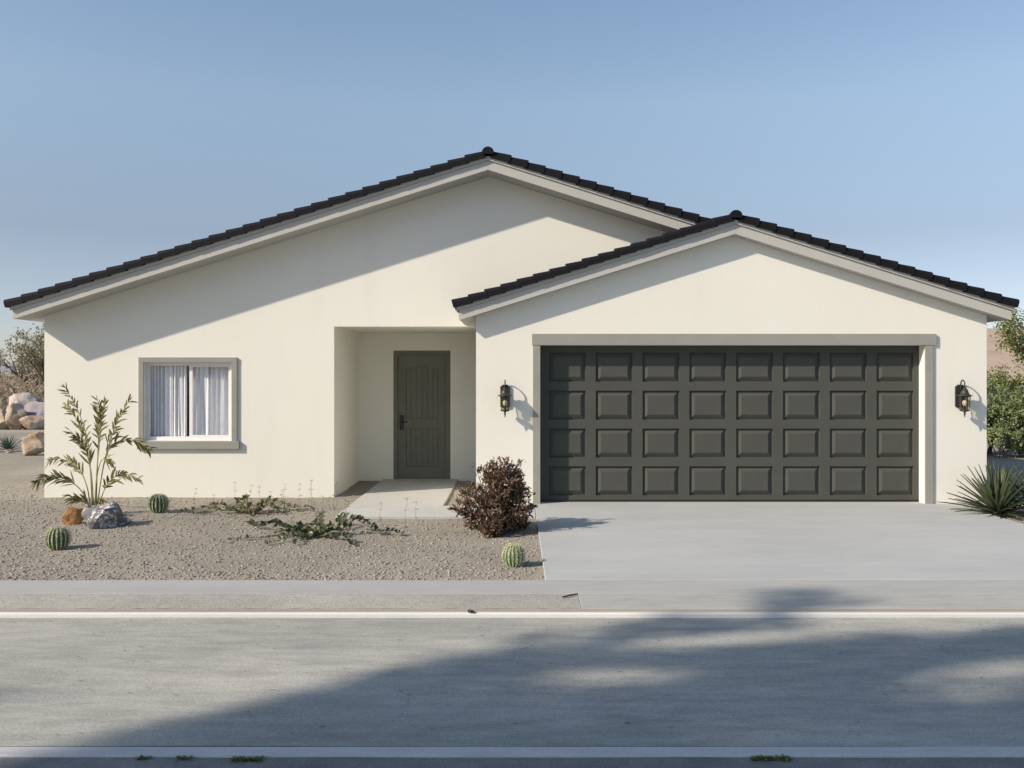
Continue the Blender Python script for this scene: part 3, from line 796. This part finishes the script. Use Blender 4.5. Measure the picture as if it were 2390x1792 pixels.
def shrub_branch(p, d, L, rad, depth):
    pts = [p.copy()]; q = p.copy(); dd = d.copy()
    for i in range(6):
        dd = (dd + Vector((rr.gauss(0, 0.13), rr.gauss(0, 0.13), rr.gauss(0.03, 0.08)))).normalized(); q = q + dd * L / 6; q.z = max(q.z, GZ + 0.02)
        if not in_egg(q, 0.03 if rr.random() < 0.65 else 0.20): q = pts[-1].lerp(q, 0.25)
        pts.append(q.copy())
    br.tube(pts, [rad * (1 - 0.13 * i) for i in range(7)], 4, False)
    for i in range(2, 7):
        dens = (2 if rr.random() < 0.35 or i == 6 else 1) if depth else 0
        for _ in range(dens):
            dr = (dd + Vector((rr.gauss(0, 0.8), rr.gauss(0, 0.8), rr.gauss(0.35, 0.7)))).normalized()
            lv.leaf(pts[i] + Vector((rr.gauss(0, 0.012), rr.gauss(0, 0.012), rr.gauss(0, 0.012))), dr, (rr.gauss(0, 1), rr.gauss(0, 1), 1), rr.uniform(0.036, 0.070), rr.uniform(0.015, 0.024), 0.1)
    if depth < 2:
        for i in (1, 2, 3, 4, 5):
            for _ in range(2 if depth == 0 else 1):
                nd = (dd + Vector((rr.gauss(0, 0.75), rr.gauss(0, 0.75), rr.gauss(0.0, 0.5)))).normalized()
                shrub_branch(pts[i], nd, L * rr.uniform(0.28, 0.48), rad * 0.55, depth + 1)
for k in range(28):
    a = rr.uniform(0, 6.28); el = rr.uniform(0.1, 1.5) if k % 3 else rr.uniform(0.0, 0.35)
    d = Vector((math.cos(a) * math.cos(el), math.sin(a) * math.cos(el), math.sin(el)))
    if k < 7: d = Vector((rr.uniform(-0.25, 0.3), rr.uniform(-0.2, 0.2), 1)).normalized()
    shrub_branch(Vector((-0.22 + rr.gauss(0, 0.035), 9.95 + rr.gauss(0, 0.035), GZ)), d, (0.66 if k < 7 else 0.34 + 0.36 * math.sin(el) ** 1.5) + rr.uniform(-0.05, 0.05), 0.007, 0)
br.build('branches', M['twig'], shrub)
tag(lv.build('leaves', M['maroon'], shrub), kind='stuff')
MB().tube([(-0.35, 9.72, GZ + 0.02), (-0.30, 9.70, GZ + 0.10), (-0.22, 9.70, GZ + 0.06), (-0.14, 9.70, GZ + 0.11)], 0.006, 5).build('dead_twig', M['twig_pale'], shrub)

# creeping ground-cover plants with thin flower stalks
M['vine_dark'] = leafy('dark_green_round_leaf', [(0.030, 0.045, 0.022), (0.050, 0.070, 0.030), (0.075, 0.10, 0.042), (0.12, 0.14, 0.07)], 0.45, 0.2)
M['vine_light'] = leafy('yellow_green_leaf', [(0.065, 0.080, 0.03), (0.12, 0.14, 0.05), (0.19, 0.20, 0.09), (0.10, 0.06, 0.05)], 0.45, 0.2)
M['vine_stem'] = simple('purple_brown_stem', (0.14, 0.095, 0.08), 0.7, 0.25, 14)
M['petal'] = leafy('mauve_petal', [(0.20, 0.13, 0.15), (0.30, 0.22, 0.25), (0.12, 0.10, 0.09)], 0.6, 0.2)
def creeper(cx, cy, runners, stalks, mat, label, seed, hgt=0.10):
    t = thing('creeping_plant', label, 'plant', (cx, cy, GZ)); r = random.Random(seed)
    for ex, ey, peak, lw in runners:
        pts = []
        n = 16; px_, py_ = -(ey - cy), ex - cx; wob = r.uniform(-0.12, 0.12)
        for i in range(n + 1):
            u = i / n
            x = cx + (ex - cx) * u + px_ * wob * math.sin(math.pi * u) + r.gauss(0, 0.006); y = cy + (ey - cy) * u + py_ * wob * math.sin(math.pi * u) + r.gauss(0, 0.01)
            z = gz(x, y) + 0.015 + peak * math.sin(math.pi * min(1, u * 1.02)) ** 0.8 * (0.6 + 0.4 * math.sin(u * 9 + wob * 40))
            pts.append(Vector((x, y, z)))
        ro = MB().tube(pts, [0.005 * (1 - 0.7 * i / n) for i in range(n + 1)], 4, False).build('runner', M['vine_stem'], t)
        lf = MB(); L = (Vector((ex, ey)) - Vector((cx, cy))).length; cnt = int(L / 0.019)
        for i in range(cnt):
            u = (i + 0.4) / cnt * n; a = min(int(u), n - 1); p = pts[a].lerp(pts[a + 1], u - a); d = (pts[a + 1] - pts[a]).normalized()
            s = d.cross(Vector((0, 0, 1))).normalized() * (1 if i % 2 else -1)
            if r.random() < 0.12: continue
            size = lw * r.uniform(0.8, 1.5) * (1 - 0.35 * i / cnt)
            dr = s * r.uniform(0.3, 1) + d * r.uniform(-0.1, 0.8) + Vector((0, 0, r.uniform(0.1, 1.1)))
            lf.leaf(p, dr, (r.gauss(0, 0.5), -0.5 + r.gauss(0, 0.4), 1), size, size * r.uniform(0.5, 0.75), r.uniform(0, 0.3), 0.1)
        lf.build('leaves', M[mat], ro)
    for sx, sy, h in stalks:
        b = Vector((sx, sy, gz(sx, sy))); lean = Vector((r.gauss(0, 0.05), r.gauss(0, 0.05), 1))
        pts = [b + lean * h * u + Vector((0.01 * math.sin(u * 7), 0, 0)) for u in (0, 0.3, 0.6, 0.85, 1)]
        so = MB().tube(pts, 0.0014, 3, False).build('flower_stalk', M['vine_stem'], t)
        fl = MB()
        for u in ((0.55, 0.8, 1.0) if r.random() < 0.5 else (0.7, 1.0)):
            for k in range(4):
                a = r.uniform(0, 6.28)
                fl.leaf(b + lean * h * u, (math.cos(a), math.sin(a), r.uniform(0.0, 0.35)), (0, 0, 1), r.uniform(0.028, 0.048), 0.014, 0.2)
        fl.build('flower', M['petal'], so)
creeper(-3.29, 11.22, [(-4.24, 11.4, 0.08, 0.062), (-4.05, 11.02, 0.05, 0.05), (-3.75, 11.55, 0.16, 0.075), (-3.45, 10.85, 0.05, 0.06), (-2.62, 11.6, 0.12, 0.065), (-2.35, 11.25, 0.04, 0.04), (-2.85, 11.1, 0.10, 0.06), (-3.5, 11.5, 0.20, 0.075), (-3.0, 11.75, 0.16, 0.06), (-3.9, 11.25, 0.12, 0.07), (-2.75, 11.35, 0.15, 0.06), (-3.2, 10.9, 0.09, 0.055)],
        [(-4.05, 11.3, 0.30), (-3.82, 11.35, 0.22), (-3.55, 11.45, 0.36), (-3.30, 11.2, 0.36), (-3.2, 11.3, 0.33), (-3.05, 11.2, 0.28), (-2.92, 11.3, 0.36), (-2.76, 11.5, 0.33), (-2.62, 11.5, 0.38), (-2.55, 11.3, 0.40), (-2.30, 11.5, 0.35), (-3.0, 11.5, 0.25)],
        'vine_light', 'creeping yellow-green plant with thin mauve flower stalks close to the house wall', 21)
creeper(-2.10, 9.55, [(-3.10, 10.45, 0.10, 0.075), (-2.99, 9.35, 0.02, 0.045), (-2.72, 10.0, 0.10, 0.07), (-2.55, 9.12, 0.03, 0.06), (-1.62, 9.03, 0.06, 0.065), (-1.20, 9.62, 0.17, 0.075), (-1.5, 10.0, 0.16, 0.07), (-2.05, 10.6, 0.12, 0.06), (-2.35, 10.3, 0.18, 0.07), (-2.2, 9.0, 0.03, 0.06), (-1.75, 9.5, 0.12, 0.06), (-2.6, 9.75, 0.06, 0.07), (-1.85, 10.1, 0.2, 0.065)],
        [(-2.0, 9.9, 0.50), (-1.88, 9.95, 0.42), (-1.92, 10.2, 0.30), (-1.45, 9.6, 0.36), (-1.20, 9.6, 0.40), (-1.06, 9.65, 0.36), (-2.15, 10.0, 0.38), (-1.33, 9.25, 0.16)],
        'vine_dark', 'creeping dark green plant sprawling over open gravel in front of the walkway', 22)

# agaves
M['agave'] = leafy('dark_agave_blade', [(0.028, 0.042, 0.022), (0.045, 0.062, 0.032), (0.075, 0.095, 0.050), (0.12, 0.13, 0.07)], 0.45, 0.05)
M['agave_blue'] = leafy('blue_green_agave_blade', [(0.03, 0.06, 0.045), (0.06, 0.10, 0.075), (0.10, 0.15, 0.11)], 0.5, 0.05)
def agave(x, y, n, L, label, seed, mat='agave', wid=0.062, base=GZ, lowest=0.06):
    t = thing('agave', label, 'agave', (x, y, base)); r = random.Random(seed)
    for k in range(n):
        el = R(8) + (R(82) - R(8)) * ((k + 0.5) / n) ** 0.9; a = k * 2.399 + r.uniform(-0.2, 0.2)
        d = Vector((math.cos(a) * math.cos(el), math.sin(a) * math.cos(el), math.sin(el))); s = Vector((-math.sin(a), math.cos(a), 0)); up = s.cross(d) * -1
        if up.z < 0: up = -up
        l = L * r.uniform(0.8, 1.12); w0 = wid * r.uniform(0.85, 1.15); b = Vector((x, y, base + 0.02)) + d * 0.03; mb = MB(); v = []
        for u, ww in ((0, 0.6), (0.25, 1.0), (0.55, 0.8), (0.82, 0.42), (1.0, 0.02)):
            c = b + d * l * u - Vector((0, 0, 1)) * 0.16 * l * u * u * math.cos(el)
            c.z = max(c.z, base + 0.01)
            v += [c - s * w0 * ww / 2 + up * 0.14 * w0, c - up * w0 * 0.12 * ww, c + s * w0 * ww / 2 + up * 0.14 * w0, c + up * w0 * 0.03]
        f = [(i * 4 + j, i * 4 + (j + 1) % 4, (i + 1) * 4 + (j + 1) % 4, (i + 1) * 4 + j) for i in range(4) for j in range(4)]
        mb.add(v, f).build('blade', M[mat], t)
    return t
agave(5.92, 11.05, 92, 0.62, 'dark green spiky agave at the right corner of the garage beside the driveway', 31)
agave(6.42, 10.85, 84, 0.64, 'dark spiky agave half outside the right border of the view', 32)

# small weeds along the near kerb
M['weed'] = leafy('bright_weed_leaf', [(0.08, 0.14, 0.02), (0.14, 0.21, 0.04), (0.20, 0.26, 0.06), (0.04, 0.07, 0.02)], 0.6, 0.2)
def weed(x, y, wdt, n, label, seed):
    r = random.Random(seed); mb = MB()
    for _ in range(n):
        p = Vector((x + r.uniform(-1, 1) * wdt / 2, y + r.gauss(0, 0.008), -0.02)); a = r.uniform(0, 6.28)
        mb.leaf(p, (math.cos(a), math.sin(a), r.uniform(0.2, 1.4)), (0, 0, 1), r.uniform(0.010, 0.024), r.uniform(0.006, 0.011), 0.2)
    tag(mb.build('weed', M['weed'], origin=(x, y, -0.02)), label, 'weed', 'little weeds in the seam of the near kerb band')
weed(-1.67, 4.035, 0.05, 45, 'tiny yellow-green weed, leftmost of those along the near kerb band', 1)
weed(-1.49, 4.035, 0.06, 50, 'small flat weed second from the left along the near kerb band', 2)
weed(-1.20, 4.020, 0.14, 190, 'bushiest of the weeds along the near kerb band, left of centre', 3)
weed(1.14, 4.030, 0.17, 220, 'long low clump of bright weed at the near kerb band on the right', 4)

# litter: a black stick in the joint, a leaf on the kerb, small dead leaves on the street
M['litter'] = simple('dark_dead_leaf', (0.07, 0.062, 0.055), 0.9, 0.3, 20)
tag(MB().tube([(0.355, 6.865, 0.006), (0.42, 6.915, 0.008), (0.478, 6.965, 0.006)], [0.006, 0.007, 0.005], 6).build('stick', M['litter'], origin=(0.42, 6.91, 0)),
    'short black stick lying where the aggregate strip meets the driveway apron', 'stick')
lb = MB(); lb.leaf((-0.335, 6.385, 0.012), (1, 0.1, 0.1), (0, -0.3, 1), 0.055, 0.035, 0.1, 0.4); lb.leaf((-0.335, 6.385, 0.014), (0.3, 0.2, 1), (0, -1, 0.2), 0.03, 0.022, 0.2, 0.3)
tag(lb.build('dead_leaf', M['litter'], origin=(-0.33, 6.385, 0.012)), 'curled dark dead leaf on the white kerb lip', 'leaf')
lt = MB(); r = random.Random(5)
for _ in range(190):
    x = r.uniform(-4, 4.5); y = r.uniform(4.25, 6.3); a = r.choice((0, 3.14)) + r.gauss(0, 0.3)
    lt.leaf((x, y, -0.014), (math.cos(a), math.sin(a), 0.02), (0, 0, 1), r.uniform(0.010, 0.045), r.uniform(0.003, 0.008), 0, 0.2)
tag(lt.build('leaf_litter', M['litter']), 'small dark bits of leaf litter scattered over the street', 'litter', kind='stuff')

# ------------------------------------------------------------------ behind the house, left: boulders, agaves, trees
BZ = GZ
def back_boulder(x, y, z, s, m, seed, label):
    boulder('boulder', label, (x, y, z), s, M[m], seed, 0.20, 4)
struct('garden_kerb', MB().box(-17, -7.4, 26.7, 27.6, -0.1, 0.02), M['pan'])
back_boulder(-15.72, 28.6, 0.40, (1.25, 1.0, 0.82), 'rock_pale', 41, 'large pale grey boulder on top of the rock pile left of the house')
back_boulder(-16.05, 28.0, -0.04, (0.95, 0.8, 0.72), 'rock_tan', 42, 'orange-brown boulder at the left foot of the rock pile')
back_boulder(-15.45, 27.85, -0.04, (0.80, 0.7, 0.95), 'rock_tan', 43, 'upright tan boulder in the middle of the rock pile')
back_boulder(-15.05, 28.35, 0.0, (1.3, 0.9, 0.95), 'rock_blue', 44, 'grey-violet boulder right of the upright tan one in the pile')
back_boulder(-14.85, 27.75, -0.04, (1.0, 0.6, 0.55), 'rock_tan', 45, 'low brown boulder at the right foot of the rock pile')
back_boulder(-10.35, 19.5, BZ - 0.03, (0.86, 0.6, 0.58), 'rock_tan', 46, 'single rounded tan boulder beside the left wall of the house')
agave(-11.45, 20.3, 60, 0.36, 'small blue-green agave beyond the yard left of the tan boulder', 33, 'agave_blue', 0.030, BZ)
agave(-11.95, 20.1, 50, 0.33, 'small blue-green agave cut by the left border of the view', 34, 'agave_blue', 0.030, BZ)
for i, (x, y, s, lab) in enumerate(((-11.2, 19.9, 0.20, 'small tan stone at the foot of the little agave'), (-11.7, 19.7, 0.16, 'small brown stone between the two little agaves'))):
    boulder('rock', lab, (x, y, BZ - 0.02), (s, s * 0.8, s * 0.7), M['rock_tan'], 60 + i, 0.3, 3)

M['bark'] = simple('dark_mesquite_bark', (0.14, 0.105, 0.085), 0.9, 0.3, 6, 0.8, 30, 0.02)
M['olive'] = leafy('olive_tree_leaf', [(0.19, 0.19, 0.11), (0.27, 0.27, 0.16), (0.34, 0.33, 0.22), (0.24, 0.22, 0.17)], 0.8, 0.4)
M['green'] = leafy('fresh_green_leaf', [(0.09, 0.12, 0.035), (0.15, 0.19, 0.06), (0.22, 0.26, 0.095), (0.31, 0.32, 0.15)], 0.6, 0.3)
M['sage'] = leafy('sage_green_leaf', [(0.13, 0.18, 0.07), (0.22, 0.28, 0.12), (0.32, 0.37, 0.19), (0.09, 0.13, 0.06)], 0.6, 0.3)
M['straw'] = leafy('dry_brush', [(0.30, 0.24, 0.16), (0.38, 0.32, 0.23), (0.44, 0.38, 0.28), (0.26, 0.21, 0.15)], 0.9, 0.35)

def tree(x, y, h, spread, nleaf, lsize, mat, label, seed, name='tree', cat='tree', trunks=3, low=0.25, group=None):
    t = thing(name, label, cat, (x, y, -0.03), group); r = random.Random(seed); tb = MB(); tips = []
    def grow(p, d, L, rad, dep):
        pts = [p]; q = p.copy(); dd = d.copy()
        for i in range(5):
            dd = (dd + Vector((r.gauss(0, 0.18), r.gauss(0, 0.18), r.gauss(0.04, 0.10)))).normalized(); q = q + dd * L / 5; q.z = max(q.z, 0.05); pts.append(q.copy())
        tb.tube(pts, [rad * (1 - 0.11 * i) for i in range(6)], 6 if dep < 2 else 4, False)
        if dep >= (1 if name == 'shrub' else 2): tips.extend(pts[1:])
        if dep < 4:
            for _ in range(3 if dep < 3 else 2):
                i = r.choice((2, 3, 4, 5))
                nd = (dd + Vector((r.gauss(0, 0.6), r.gauss(0, 0.6), r.gauss(0.1, 0.35)))).normalized()
                grow(pts[i], nd, L * r.uniform(0.55, 0.8), rad * 0.5, dep + 1)
    for k in range(trunks):
        a = 6.28 * k / trunks + r.uniform(-0.5, 0.5)
        d = Vector((math.cos(a) * spread / h, math.sin(a) * spread / h, 1)).normalized()
        grow(Vector((x + r.gauss(0, 0.08), y + r.gauss(0, 0.08), -0.1)), d, h * (0.26 if name == 'shrub' else 0.40), h * (0.016 if name == 'shrub' else 0.024), 0)
    zs_ = max(p.z for p in tips); k = h / zs_ if zs_ > 0 else 1
    tb.v = [(x + (a - x) * 1.0, b, c * k) for a, b, c in tb.v]
    tb.build('trunk', M['bark'], t)
    lf = MB()
    tips = [Vector((p.x, p.y, p.z * k)) for p in tips if p.z * k > h * low]
    for _ in range(nleaf):
        p = r.choice(tips) + Vector((r.gauss(0, 1), r.gauss(0, 1), r.gauss(0, 1))) * h * 0.035
        d = Vector((r.gauss(0, 1), r.gauss(0, 1), r.gauss(0, 1))).normalized()
        s = lsize * r.uniform(0.6, 1.4); w = d.cross(Vector((r.gauss(0, 1), r.gauss(0, 1), r.gauss(0, 1)))).normalized() * s * 0.45
        lf.add([p - w * 0.3, p + d * s * 0.5 - w, p + d * s, p + d * s * 0.5 + w], [(0, 1, 2, 3)])
    tag(lf.build('crown', M[mat], t), kind='stuff')
    return t
tree(-24.6, 47, 4.6, 2.2, 2600, 0.12, 'olive', 'thin-leaved olive-grey tree behind the boulder pile, nearest the house', 51, trunks=4, low=0.3)
tree(-27.3, 50, 4.3, 2.5, 1000, 0.12, 'olive', 'nearly bare brown tree with leaning dark trunk at the left border', 52, trunks=4, low=0.4)
tree(-25.2, 60, 4.9, 2.8, 1900, 0.16, 'green', 'greener tree standing behind the two thin olive-grey trees', 53, trunks=3, low=0.3)
def brush(name, x0, x1, y0, y1, h, n, size, mat, label, seed):
    r = random.Random(seed); mb = MB()
    clumps = [(r.uniform(x0, x1), r.uniform(y0, y1), h * r.uniform(0.5, 1.0)) for _ in range(int((x1 - x0) * 2.2))]
    for _ in range(n):
        cx, cy, ch = r.choice(clumps); a = r.uniform(0, 6.28)
        p = Vector((cx + r.gauss(0, ch * 0.5), cy + r.gauss(0, ch * 0.5), r.random() ** 1.3 * ch - 0.03))
        mb.leaf(p, (math.cos(a) * 0.7, math.sin(a) * 0.7, r.uniform(0.3, 1.4)), (r.gauss(0, 1), r.gauss(0, 1), 0.3), size * r.uniform(0.6, 1.5), size * 0.22, 0.1)
    return tag(mb.build(name, M[mat]), label, 'brush', kind='stuff')
brush('dry_brush', -34, -16, 36, 44, 1.7, 9000, 0.28, 'straw', 'tan dry desert brush behind the boulder pile', 71)
brush('far_brush', -60, -20, 62, 80, 3.0, 7000, 0.5, 'straw', 'far band of tan scrub beyond the trees on the left', 72)

# right: shrubs, green trees, pink hill, blue mountains
tree(15.75, 25.5, 4.0, 1.9, 42000, 0.062, 'green', 'large bright green bushy tree at the right border behind the shrubs', 54, trunks=5, low=0.12)
tree(14.6, 27.5, 2.5, 1.2, 16000, 0.06, 'green', 'lower green bushy tree right beside the house corner', 55, trunks=5, low=0.10)
tree(10.30, 19.7, 1.62, 1.5, 26000, 0.042, 'sage', 'pale green rounded shrub with dark stem next to the house corner', 56, 'shrub', 'shrub', 7, 0.10)
tree(10.95, 19.2, 1.50, 1.6, 28000, 0.042, 'sage', 'pale green leafy shrub right of the dark-stemmed one, at the right border', 57, 'shrub', 'shrub', 9, 0.02)
tree(9.95, 19.6, 0.62, 0.5, 4000, 0.035, 'sage', 'small dark low shrub at the foot of the dark-stemmed shrub', 58, 'shrub', 'shrub', 4, 0.05)
tree(10.25, 18.9, 0.75, 1.1, 9000, 0.04, 'sage', 'low spreading green shrub in front of the two pale green shrubs', 59, 'shrub', 'shrub', 8, 0.02)
brush('right_dry_brush', 11, 34, 30, 42, 1.5, 7000, 0.25, 'straw', 'dry tan brush behind the green shrubs on the right', 73)

def hill_h(x, y):
    s = 1 / (1 + math.exp(-(x - 4) / 9.0))
    f = max(0, min(1, (y - 95) / 60))
    f = f * f * (3 - 2 * f)
    return -0.2 + f * ((2.0 + 7.9 * s) + 0.7 * noise.noise(Vector((x * 0.03, y * 0.03, 1))) + 0.25 * noise.noise(Vector((x * 0.2, y * 0.2, 1))))
struct('hill', sheet(-260, 260, 95, 175, 220, 40, hill_h), M['hill'])
mt = MB(); xs_ = np.linspace(-1100, 1300, 260)
for j, yy_ in enumerate((1150, 1290, 1400)):
    for x in xs_:
        hh_ = 52 + 18 * noise.noise(Vector((x * 0.004, 3, 0))) + 7 * noise.noise(Vector((x * 0.02, 3, 0)))
        mt.v.append((x, yy_, (-1, hh_ * 0.72, hh_)[j] if x > -200 else (-1, 14, 20)[j] + 0 * hh_))
k = len(xs_); mt.f = [(j * k + i, j * k + i + 1, (j + 1) * k + i + 1, (j + 1) * k + i) for j in range(2) for i in range(k - 1)]
struct('mountains', mt, M['mountain'])

# ------------------------------------------------------------------ unseen street tree behind the viewer, crown shaped to cast the street shade
M['shade_leaf'] = leafy('mesquite_leaf', [(0.04, 0.06, 0.02), (0.07, 0.095, 0.03), (0.10, 0.13, 0.045)], 0.6, 0.15)
def shade(x, y):
    """Wanted street shadow at x, y (0 to 1); crown leaves are laid out to cast it."""
    edge = 4.36 + (x + 1.84) * (0.78 if x < 0.2 else 0.70)
    if x > 1.0: edge = 6.32 + 0.0 * x
    d = max(0.0, min(1.0, (edge - y) / 0.30 + 0.35))
    n = noise.noise(Vector((x * 1.1, y * 2.6, 4))) * 0.22
    def spot(cx, cy, ax, ay, s, a=0.46):
        u = (x - cx) * math.cos(a) + (y - cy) * math.sin(a); v = -(x - cx) * math.sin(a) + (y - cy) * math.cos(a)
        return s * math.exp(-(u / ax) ** 2 - (v / ay) ** 2)
    d -= spot(1.55, 5.90, 1.25, 0.20, 1.3, 0.24) + spot(3.1, 6.20, 1.0, 0.20, 1.1, 0.15) + spot(0.55, 5.12, 0.55, 0.20, 1.25, 0.25) + spot(2.95, 5.25, 0.9, 0.17, 1.2, 0.3) + spot(2.5, 4.80, 0.6, 0.12, 0.9, 0.2) + spot(1.0, 4.32, 0.6, 0.10, 0.8, 0.1) + spot(1.7, 5.3, 0.5, 0.06, 0.3, 0.2)
    d = d + n if d > 0.15 else d
    d = max(d, spot(2.12, 6.75, 0.42, 0.22, 0.75, 0.9), spot(-2.85, 4.80, 0.45, 0.10, 0.38, 0.2), spot(-1.9, 5.2, 0.5, 0.05, 0.2, 0.2))
    return max(0.0, min(1.0, d))
st = thing('street_tree', 'wide leafy street tree behind the viewer shading the street', 'tree', (-10.2, -3.4, -0.14))
lf = MB(); r = random.Random(77); cnt = 0
while cnt < 32000:
    gx, gy = r.uniform(-5.0, 7.2), r.uniform(1.2, 7.2)
    if r.random() > shade(gx, gy) ** 1.3: continue
    if gy < 3.2 and r.random() < 0.6: continue
    h = 6.0 + 2.4 * r.random() + 0.8 * noise.noise(Vector((gx, gy, 0)))
    p = Vector((gx, gy, 0)) - Vector((1.0, 0.496, -0.69)) * (h / 0.69)
    d = Vector((r.gauss(0, 1), r.gauss(0, 1), r.gauss(0, 0.7))).normalized(); s = r.uniform(0.08, 0.16)
    w_ = d.cross(Vector((r.gauss(0, 1), r.gauss(0, 1), r.gauss(0, 1)))).normalized() * s * 0.42
    lf.add([p, p + d * s * 0.5 - w_, p + d * s, p + d * s * 0.5 + w_], [(0, 1, 2, 3)]); cnt += 1
tag(lf.build('crown', M['shade_leaf'], st), kind='stuff')
tb = MB()
base = Vector((-10.2, -3.4, -0.14)); fork = Vector((-9.6, -2.6, 3.0))
tb.tube([base, base.lerp(fork, 0.5) + Vector((0.1, 0, 0)), fork], [0.24, 0.20, 0.17], 10)
for k in range(9):
    gx, gy = 0.0 + 0.62 * k * 1.0, 3.0 + 0.25 * k
    e = Vector((gx - 0.8, min(gy, 4.8), 0)) - Vector((1.0, 0.496, -0.69)) * (7.3 / 0.69)
    mid = fork.lerp(e, 0.5) + Vector((0, 0, 0.5))
    tb.tube(spline([fork, mid, e], 5), [0.10 * (1 - 0.08 * i) for i in range(11)], 6, False)
tb.build('trunk', M['bark'], st)
